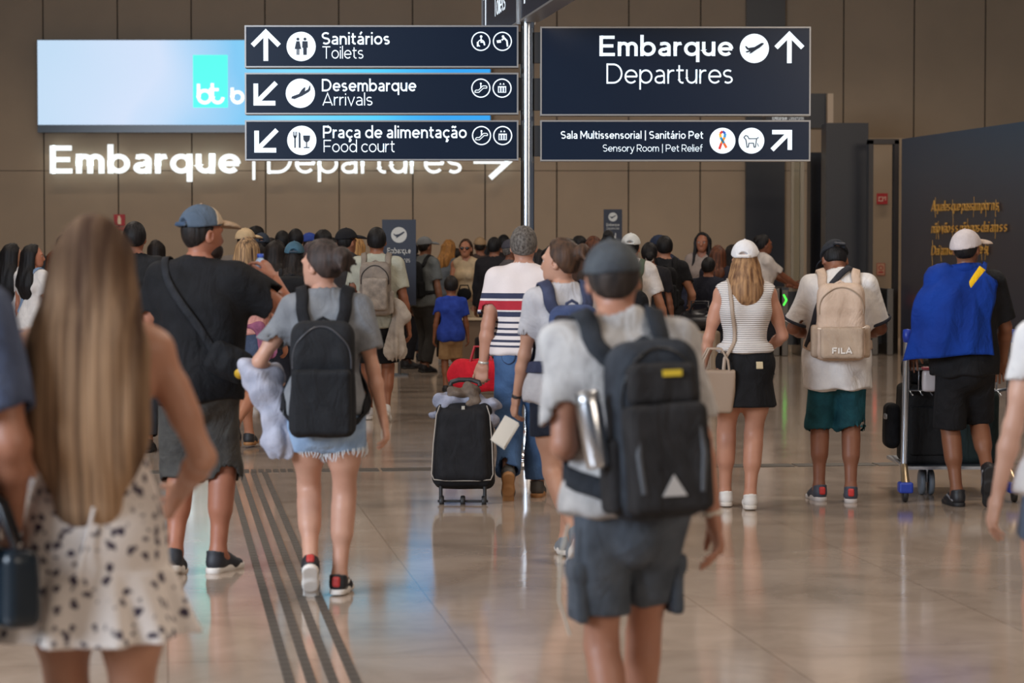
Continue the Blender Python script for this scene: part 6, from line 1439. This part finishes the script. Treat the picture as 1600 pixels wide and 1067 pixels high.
# more heads seen between the others
for lab, x, top, k, sx, hr, sh in (('dark head between the blue hood and the grey cap', 645, 380, 128, 'm', ('short', h_black), (60, 54, 54)), ('dark head low behind the striped polo', 842, 390, 140, 'f', LG(h_dark, .15), (70, 60, 58)),
        ('dark head between the narrow banner and the white cap', 966, 384, 128, 'm', ('short', h_black), (50, 44, 44)), ('dark head low behind the narrow banner crowd', 938, 384, 150, 'm', ('short', h_dark), (64, 54, 50)),
        ('dark head low beside the tan cap', 760, 384, 120, 'f', LG(h_black, .15), (52, 44, 44)), ('dark head behind the raised forearm', 424, 372, 130, 'm', ('short', h_dark), (46, 42, 44)),
        ('dark head behind the ponytail', 520, 372, 130, 'm', ('short', h_black), (56, 48, 48)), ('dark head left of the bearded man', 245, 376, 130, 'f', LG(h_dark, .2), (60, 54, 54))):
    q('person with a '+lab, x, top, k, (x*37) % 40-20, sx, hr, sh)
# luggage by the queue
def case(name, label, x, k, w, d, h, col, rz=0, hard=True, hd=True, metal=0):
    p_ = kp(x, k); r_ = empty(name, Matrix.Translation(p_)@Matrix.Rotation(math.radians(rz), 4, 'Z'), label, 'suitcase')
    m_ = plain(col, .35, metal) if hard else fabric(col)
    sdf('case', [box((0, 0, .06+h/2), (w/2, d/2, h/2), .04)], .009, m_, r_)
    if hard:
        mb = MB()
        for i_ in range(5): mb.box((-w*.36+i_*w*.18, -d/2-.002, .06+h/2), (w*.03, .006, h*.40))
        mb.build('ribs', m_, r_, bevel=.004)
    else: sdf('front_pocket', [box((0, -d/2, .06+h*.4), (w*.38, .03, h*.28), .02)], .009, m_, r_)
    for x_ in (-1, 1):
        for y_ in (-1, 1): MB().lathe([(0, -.012), (.026, -.012), (.03, 0), (.026, .012), (0, .012)], (x_*(w/2-.05), y_*(d/2-.04), .03), 14, 'x').build('wheel', plain((30, 30, 32), .5), r_, True)
    if hd:
        MB().tube([(-.09, d*.3, h), (-.09, d*.3, h+.36), (.09, d*.3, h+.36), (.09, d*.3, h)], .010).build('pull_handle', plain((90, 88, 88), .35, .7), r_, True)
    return r_
case('suitcase', 'silver ribbed hard-shell suitcase beside the white ribbed top', 1085, 165, .13, .42, .60, (150, 146, 140), 0, True, False, .5)
case('suitcase', 'beige hard suitcase with a tall handle in front of the man in black', 1091, 152, .42, .26, .72, (150, 132, 112), -15)
case('suitcase', 'black soft suitcase pulled by the man in the white cap', 1050, 164, .36, .24, .50, (28, 28, 32), 8, False)
case('suitcase', 'dark grey suitcase standing in the queue right of the boy', 768, 128, .40, .26, .48, (44, 40, 42), 5, False)
p_ = kp(1090, 152); nb = empty('travel_bag', p_+Vector((0, .0, .797)), 'shiny black bag lying on the beige hard suitcase', 'bag'); sdf('bag_body', [ell((0, 0, .085), (.21, .15, .10)), cone((-.12, 0, .13), (.12, 0, .15), .05, .06, k=.04)], .011, plain((26, 26, 29), .28), nb, wrinkle(.01, 14, 3, 1)); MB().tube([(-.1, -.05, .16), (-.05, -.08, .26), (.07, -.08, .26), (.12, -.05, .16)], .012).build('handle', f_black, nb, True)
rb = empty('duffel_bag', kp(752, 205)+Vector((0, 0, .52)), 'bright red duffel bag hanging between the boy and the striped polo', 'bag')
sdf('bag_body', [cone((-.14, 0, .14), (.14, 0, .14), .12, .12, flat=((0, 1, 0), .9)), box((0, 0, .14), (.2, .1, .11), .06, k=.05)], .009, fabric((186, 22, 38), (160, 14, 30)), rb, wrinkle(.008, 12, 6, 1)); MB().tube([(-.09, -.05, .22), (-.05, -.04, .36), (.05, -.04, .36), (.09, -.05, .22)], .011).build('handle', plain((150, 18, 30), .6), rb, True)
# white side table with a small wooden rack beside the woman in sunglasses
tk = empty('side_table', kp(740, 124), 'small pale table beside the queue in front of the woman in sunglasses', 'table')
MB().b2((-.26, -.2, .72), (.26, .2, .745)).build('table_top', plain((206, 186, 156), .5), tk, bevel=.005); MB().b2((-.22, -.16, .0), (.22, .16, .72)).build('cabinet', plain((120, 100, 82), .6), tk, bevel=.01)
